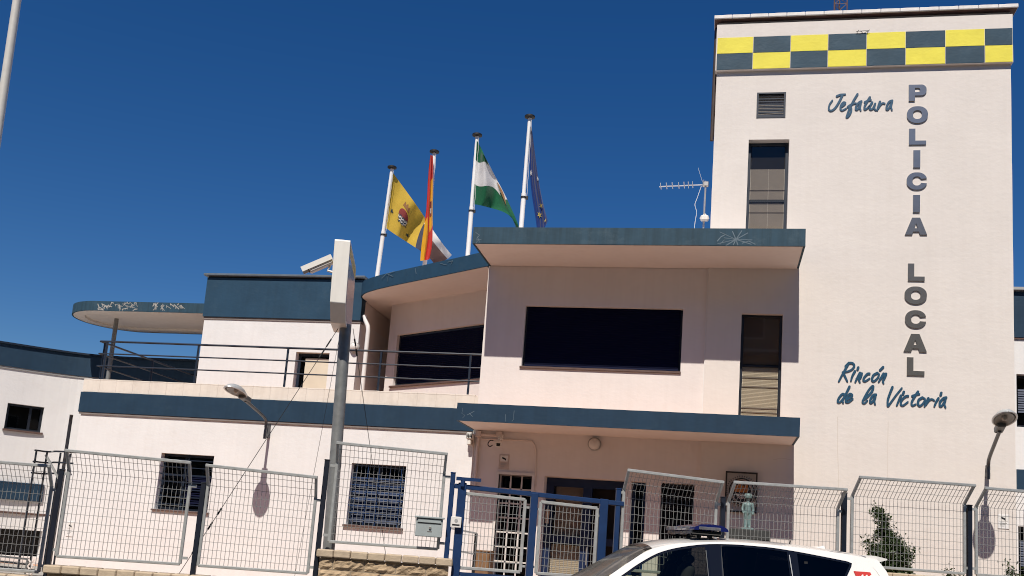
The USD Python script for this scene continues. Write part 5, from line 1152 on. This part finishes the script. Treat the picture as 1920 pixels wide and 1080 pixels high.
# roof: lofted across, from header to tailgate
def roof_grid(ua, ub, nu, w_fn, off=0.0, nw=14):
    V, Fc = [], []
    for i, u in enumerate(np.linspace(ua, ub, nu)):
        zc = float(roofz(u)); zs = cant(u); w0 = wside(u, zs)
        for j in range(nw+1):
            s = -1+2*j/nw; w_ = s*w_fn(u, w0); e = abs(w_)/w0
            V.append(cpt(u, w_, zs+(zc+.02-zs)*(1-e**2.6)+off))
    for i in range(nu-1):
        for j in range(nw):
            a_ = i*(nw+1)+j; Fc += [[a_, a_+nw+1, a_+nw+2], [a_, a_+nw+2, a_+1]]
    return np.array(V), np.array(Fc)
UH = 2.70                                      # windscreen header
obj('roof', roof_grid(UH, 5.42, 40, lambda u, w0: w0, nw=24), 'car_white', car, smooth=50)
obj('windscreen', roof_grid(1.66, UH+.01, 18, lambda u, w0: w0-.012, .001), 'dusty_sheen_glass', car, smooth=50)
obj('windscreen_band', roof_grid(UH-.07, UH+.012, 4, lambda u, w0: w0-.014, .004), 'car_black', car, smooth=50)
# tail: spoiler and tailgate
sp_ = [cpt(5.36, s*.60, .245) for s in (-1, 1)]
spo = Polygon([(5.26, .245), (5.40, .246), (5.555, .222), (5.55, .207), (5.44, .175), (5.34, .14)])
v, f = extrude(spo, -.62, .62)
obj('spoiler', (np.array([cpt(a, c_*(1-.25*max(0, (a-5.3))), b) for a, b, c_ in v]), f), 'car_white', car, smooth=30)
tg = [(5.42, .20), (5.53, .08), (5.62, -.08), (5.70, -.25), (5.74, -.42), (5.76, -.7), (5.72, -.95)]
V = []; nw = 12
for (u, z) in tg:
    for j in range(nw+1):
        s = -1+2*j/nw; V.append(cpt(u-.16*abs(s)**3, s*(wside(min(u, 5.4), z) if z > BELT else .88), z))
Fc = []
for i in range(len(tg)-1):
    for j in range(nw):
        a_ = i*(nw+1)+j; Fc += [[a_, a_+nw+2, a_+nw+1], [a_, a_+1, a_+nw+2]]
obj('tailgate', (np.array(V), np.array(Fc)), 'car_white', car, smooth=50)
V2 = [cpt(u+.006-.16*abs(s)**3, s*.55*(1 if u < 5.6 else 1.08), z) for (u, z) in ((5.46, .16), (5.54, .06), (5.62, -.09), (5.68, -.22)) for s in np.linspace(-1, 1, 9)]
Fc = [[i*9+j, i*9+j+10, i*9+j+9] for i in range(3) for j in range(8)] + [[i*9+j, i*9+j+1, i*9+j+10] for i in range(3) for j in range(8)]
obj('rear_screen', (np.array(V2), np.array(Fc)), 'privacy_glass', car, smooth=True)
# lower body: doors, bonnet, bumpers
sec = [(1.15, 0, 0)]
def lower(u):
    fr = np.clip((u-1.15)/.45, 0, 1); rr_ = np.clip((5.76-u)/.35, 0, 1)
    w0 = HALF*(.72+.28*fr**.5)*(.86+.14*rr_**.5)
    top = BELT-.03 if u > 1.75 else (BELT-.11-.20*((1.75-u)/.6)**1.6)
    return w0, top
V, Fc = [], []; uu = np.linspace(1.15, 5.76, 60); prof = [(0.86, -1.06), (.96, -1.0), (1.0, -.80), (.985, -.55), (.98, -.40), (.965, None), (.5, 'm'), (0, 'c')]
rows_ = []
for u in uu:
    w0, top = lower(u)
    zs = [-1.06, -1.02, -.85, -.62, -.45, top-.02]; ww = [.86, .955, 1.0, .985, .975, .97]
    ring = [(w0*a, b) for a, b in zip(ww, zs)]
    if u < 1.80: ring += [(w0*.90, top+.02), (w0*.5, top+.045), (0, top+.05)]
    else: ring += [(w0*.965, top), (w0*.955, top+.002), (w0*.95, top+.003)]
    full = ring + [(-a, b) for a, b in reversed(ring)]
    rows_.append([cpt(u, a, b) for a, b in full])
V = np.array(rows_).reshape(-1, 3); m_ = len(rows_[0])
for i in range(len(uu)-1):
    for j in range(m_-1):
        if uu[i] >= 1.79 and j == m_//2-1: continue
        a_ = i*m_+j; Fc += [[a_, a_+m_, a_+m_+1], [a_, a_+m_+1, a_+1]]
Fc = [f[::-1] for f in Fc]
for base_ in (0, (len(uu)-1)*m_): Fc += [[base_, base_+j, base_+j+1] for j in range(1, m_-1)]
obj('body', (V, np.array(Fc)), 'car_white', car, smooth=40)
obj('underbody', sbx(1.3, 5.6, CAR_V-.78, CAR_V+.78, STREET_Z+.2, STREET_Z+.3), 'car_trim', car)
for u_ in (2.02, 4.68):
    for s in (-1, 1):
        c_ = cpt(u_, s*.80, STREET_Z+.345)
        v, f = lathe([(.20, -.11), (.32, -.11), (.345, -.08), (.345, .08), (.32, .11), (.20, .11)], (0, 0, 0), 28)
        M3 = np.array([EU, EZ, EV]); wl = obj('wheel', (v@M3+c_, f), 'tyre', car, smooth=35)
        v, f = lathe([(.0, -.09), (.06, -.09), (.07, -.07), (.17, -.085), (.205, -.10), (.205, .1)], (0, 0, 0), 28); v = v*[1, 1, 1 if s > 0 else -1]
        obj('rim', (v@M3+c_, f if s > 0 else f[:, ::-1]), 'chrome', wl, smooth=35)
        arch = Point(u_, STREET_Z+.345).buffer(.43, 24).difference(Point(u_, STREET_Z+.345).buffer(.385, 24)).intersection(sbox(u_-1, STREET_Z+.3, u_+1, 2))
        v, f = extrude(arch, -.01, .01)
        obj('wheel_arch', (np.array([cpt(a, s*(HALF+.004)+c2, b) for a, b, c2 in v]), f), 'car_trim', car)
for s in (-1, 1):
    obj('door_line', join(*[bar(cpt(u_, s*.925, -.98), cpt(u_, s*.905, BELT), .006) for u_ in (2.55, 3.43, 4.36)]), 'car_trim', car)
    for u_ in (3.2, 4.15): obj('door_handle', bar(cpt(u_-.1, s*.935, -.42), cpt(u_+.08, s*.935, -.42), .03, .025, c=.01), 'car_white', car)
    c_ = cpt(2.33, s*1.02, BELT-.01)
    obj('wing_mirror', obox(c_, np.array([EU, EV, EZ]), (.06, .11, .075), .035), 'car_white', car)
    obj('headlight', obox(cpt(1.33, s*.68, -.52), np.array([EU, EV, EZ]), (.13, .15, .07), .03), 'bar_clear', car)
    obj('tail_light', obox(cpt(5.62, s*.74, -.36), np.array([EU, EV, EZ]), (.08, .09, .14), .03), 'red_sticker', car)
obj('number_plate', sbx(5.775, 5.785, CAR_V-.26, CAR_V+.26, -.62, -.51), 'white_sticker', car)
# cabin
for u_ in (3.05, 4.25):
    for s in ((-.36, .36) if u_ < 4 else (-.42, 0, .42)):
        b_ = blob([((cpt(u_-.02, s, -.62), .16), (cpt(u_-.42, s, -.66), .14)), ((cpt(u_, s-.13, -.60), .09), (cpt(u_+.16, s-.12, -.08), .07)), ((cpt(u_, s+.13, -.60), .09), (cpt(u_+.16, s+.12, -.08), .07)), ((cpt(u_, s, -.60), .10), (cpt(u_+.16, s, -.05), .075)), ((cpt(u_+.18, s-.06, .05), .055), (cpt(u_+.18, s+.06, .05), .055))], .06, 4)
        obj('seat', b_, 'seat_cloth', car, smooth=True)
obj('dashboard', sbx(1.85, 2.35, CAR_V-.72, CAR_V+.72, -.62, BELT-.02, .05), 'car_trim', car)
tq = np.linspace(0, 2*math.pi, 25)
obj('steering_wheel', tube([cpt(2.55+.05*math.sin(a), .36+.18*math.cos(a), -.36+.17*math.sin(a)) for a in tq], .016, 6), 'car_trim', car, smooth=True)
obj('headliner', (lambda m: (m[0]-EZ*.045, m[1][:, ::-1]))(roof_grid(UH+.05, 5.35, 20, lambda u, w0: w0-.03)), 'seat_cloth', car, smooth=True)
obj('cabin_floor', sbx(1.9, 5.5, CAR_V-.8, CAR_V+.8, STREET_Z+.301, STREET_Z+.34), 'seat_cloth', car)
obj('cargo_divider', sbx(4.50, 4.54, CAR_V-.70, CAR_V+.70, -.9, .12), 'seat_cloth', car)
# light bar
lb = obj('light_bar', sbx(3.20, 3.56, CAR_V-.55, CAR_V+.55, .343, .386, .012), 'car_black', car)
def lens(w0, w1, z0, z1, cn, mt_, nm, grow=0.0):
    pr_ = Polygon([(3.16-grow, z0), (3.58+grow, z0), (3.56+grow, z0+.5*(z1-z0)), (3.49, z1-.006), (3.37, z1), (3.25, z1-.006), (3.18-grow, z0+.5*(z1-z0))])
    v, f = extrude(pr_.buffer(-.008).buffer(.008, 4), w0, w1)
    obj(nm, (np.array([cpt(a+(.05*(abs(c_)/.6)**2 if True else 0), c_, b) for a, b, c_ in v]), f if False else f[:, ::-1]), mt_, lb, smooth=30)
lens(.18, .60, .388, .462, 0, 'bar_blue', 'blue_lens'); lens(-.60, -.18, .388, .462, 0, 'bar_blue', 'blue_lens'); lens(-.178, .178, .388, .460, 0, 'bar_blue', 'blue_lens')
for s in (-1, 1):
    for k, (a_, b_) in enumerate(((.06, .24), (.27, .45))):
        obj('clear_lens', obox(cpt(3.185+.02, s*(a_+b_)/2, .412), np.array([EU, EV, EZ]), (.05, (b_-a_)/2, .021), .008), 'bar_clear', lb)
    obj('end_lens', obox(cpt(3.40, s*.605, .413), np.array([EU, EV, EZ]), (.13, .012, .016), .006), 'bar_clear', lb)
    obj('bar_foot', join(bar(cpt(3.30, s*.47, .29), cpt(3.32, s*.47, .376), .05), bar(cpt(3.45, s*.47, .29), cpt(3.43, s*.47, .376), .05), bar(cpt(3.2, s*.5, .34), cpt(3.55, s*.5, .34), .03)), 'car_black', lb)
obj('roof_antenna', (lambda m: (m[0], m[1]))(blob([((cpt(5.02, 0, .295), .03), (cpt(4.86, 0, .29), .022)), ((cpt(5.02, 0, .315), .02), (cpt(5.0, 0, .30), .03))], .02, 2)), 'car_white', car, smooth=True)
obj('aerial_stub', tube([cpt(4.55, .1, .30), cpt(4.56, .1, .365)], .01, 6), 'black', car)
# 112 sticker on the rear quarter
def sticker(poly, off): return side_sheet(poly, off)[0]
su0, sz0 = onV(1607, 1071, NEARV+.12); su1 = onV(1641, 1073, NEARV+.12)[0]
st_ = obj('emergency_sticker', sticker(Polygon([(su0, sz0), (su1-.01, sz0-.0), (su1+.03, sz0-.13), (su0+.05, sz0-.13)]), .004), 'red_sticker', car)
tm = meshkit.text_mesh('112', .07, .002, bold=True); tv = np.asarray(tm.vertices); tv = tv*[.85, 1, 1]
x0_ = su0+.075
obj('sticker_digits', (np.array([cpt(x0_+a, wside(x0_+a, sz0-.11+b)+.006+c_, sz0-.105+b) for a, b, c_ in tv]), np.asarray(tm.faces)), 'white_sticker', st_)
tr_ = Polygon([(su0+.035, sz0-.07), (su0+.062, sz0-.05), (su0+.062, sz0-.09)])
obj('sticker_mark', sticker(tr_, .007), 'white_sticker', st_)
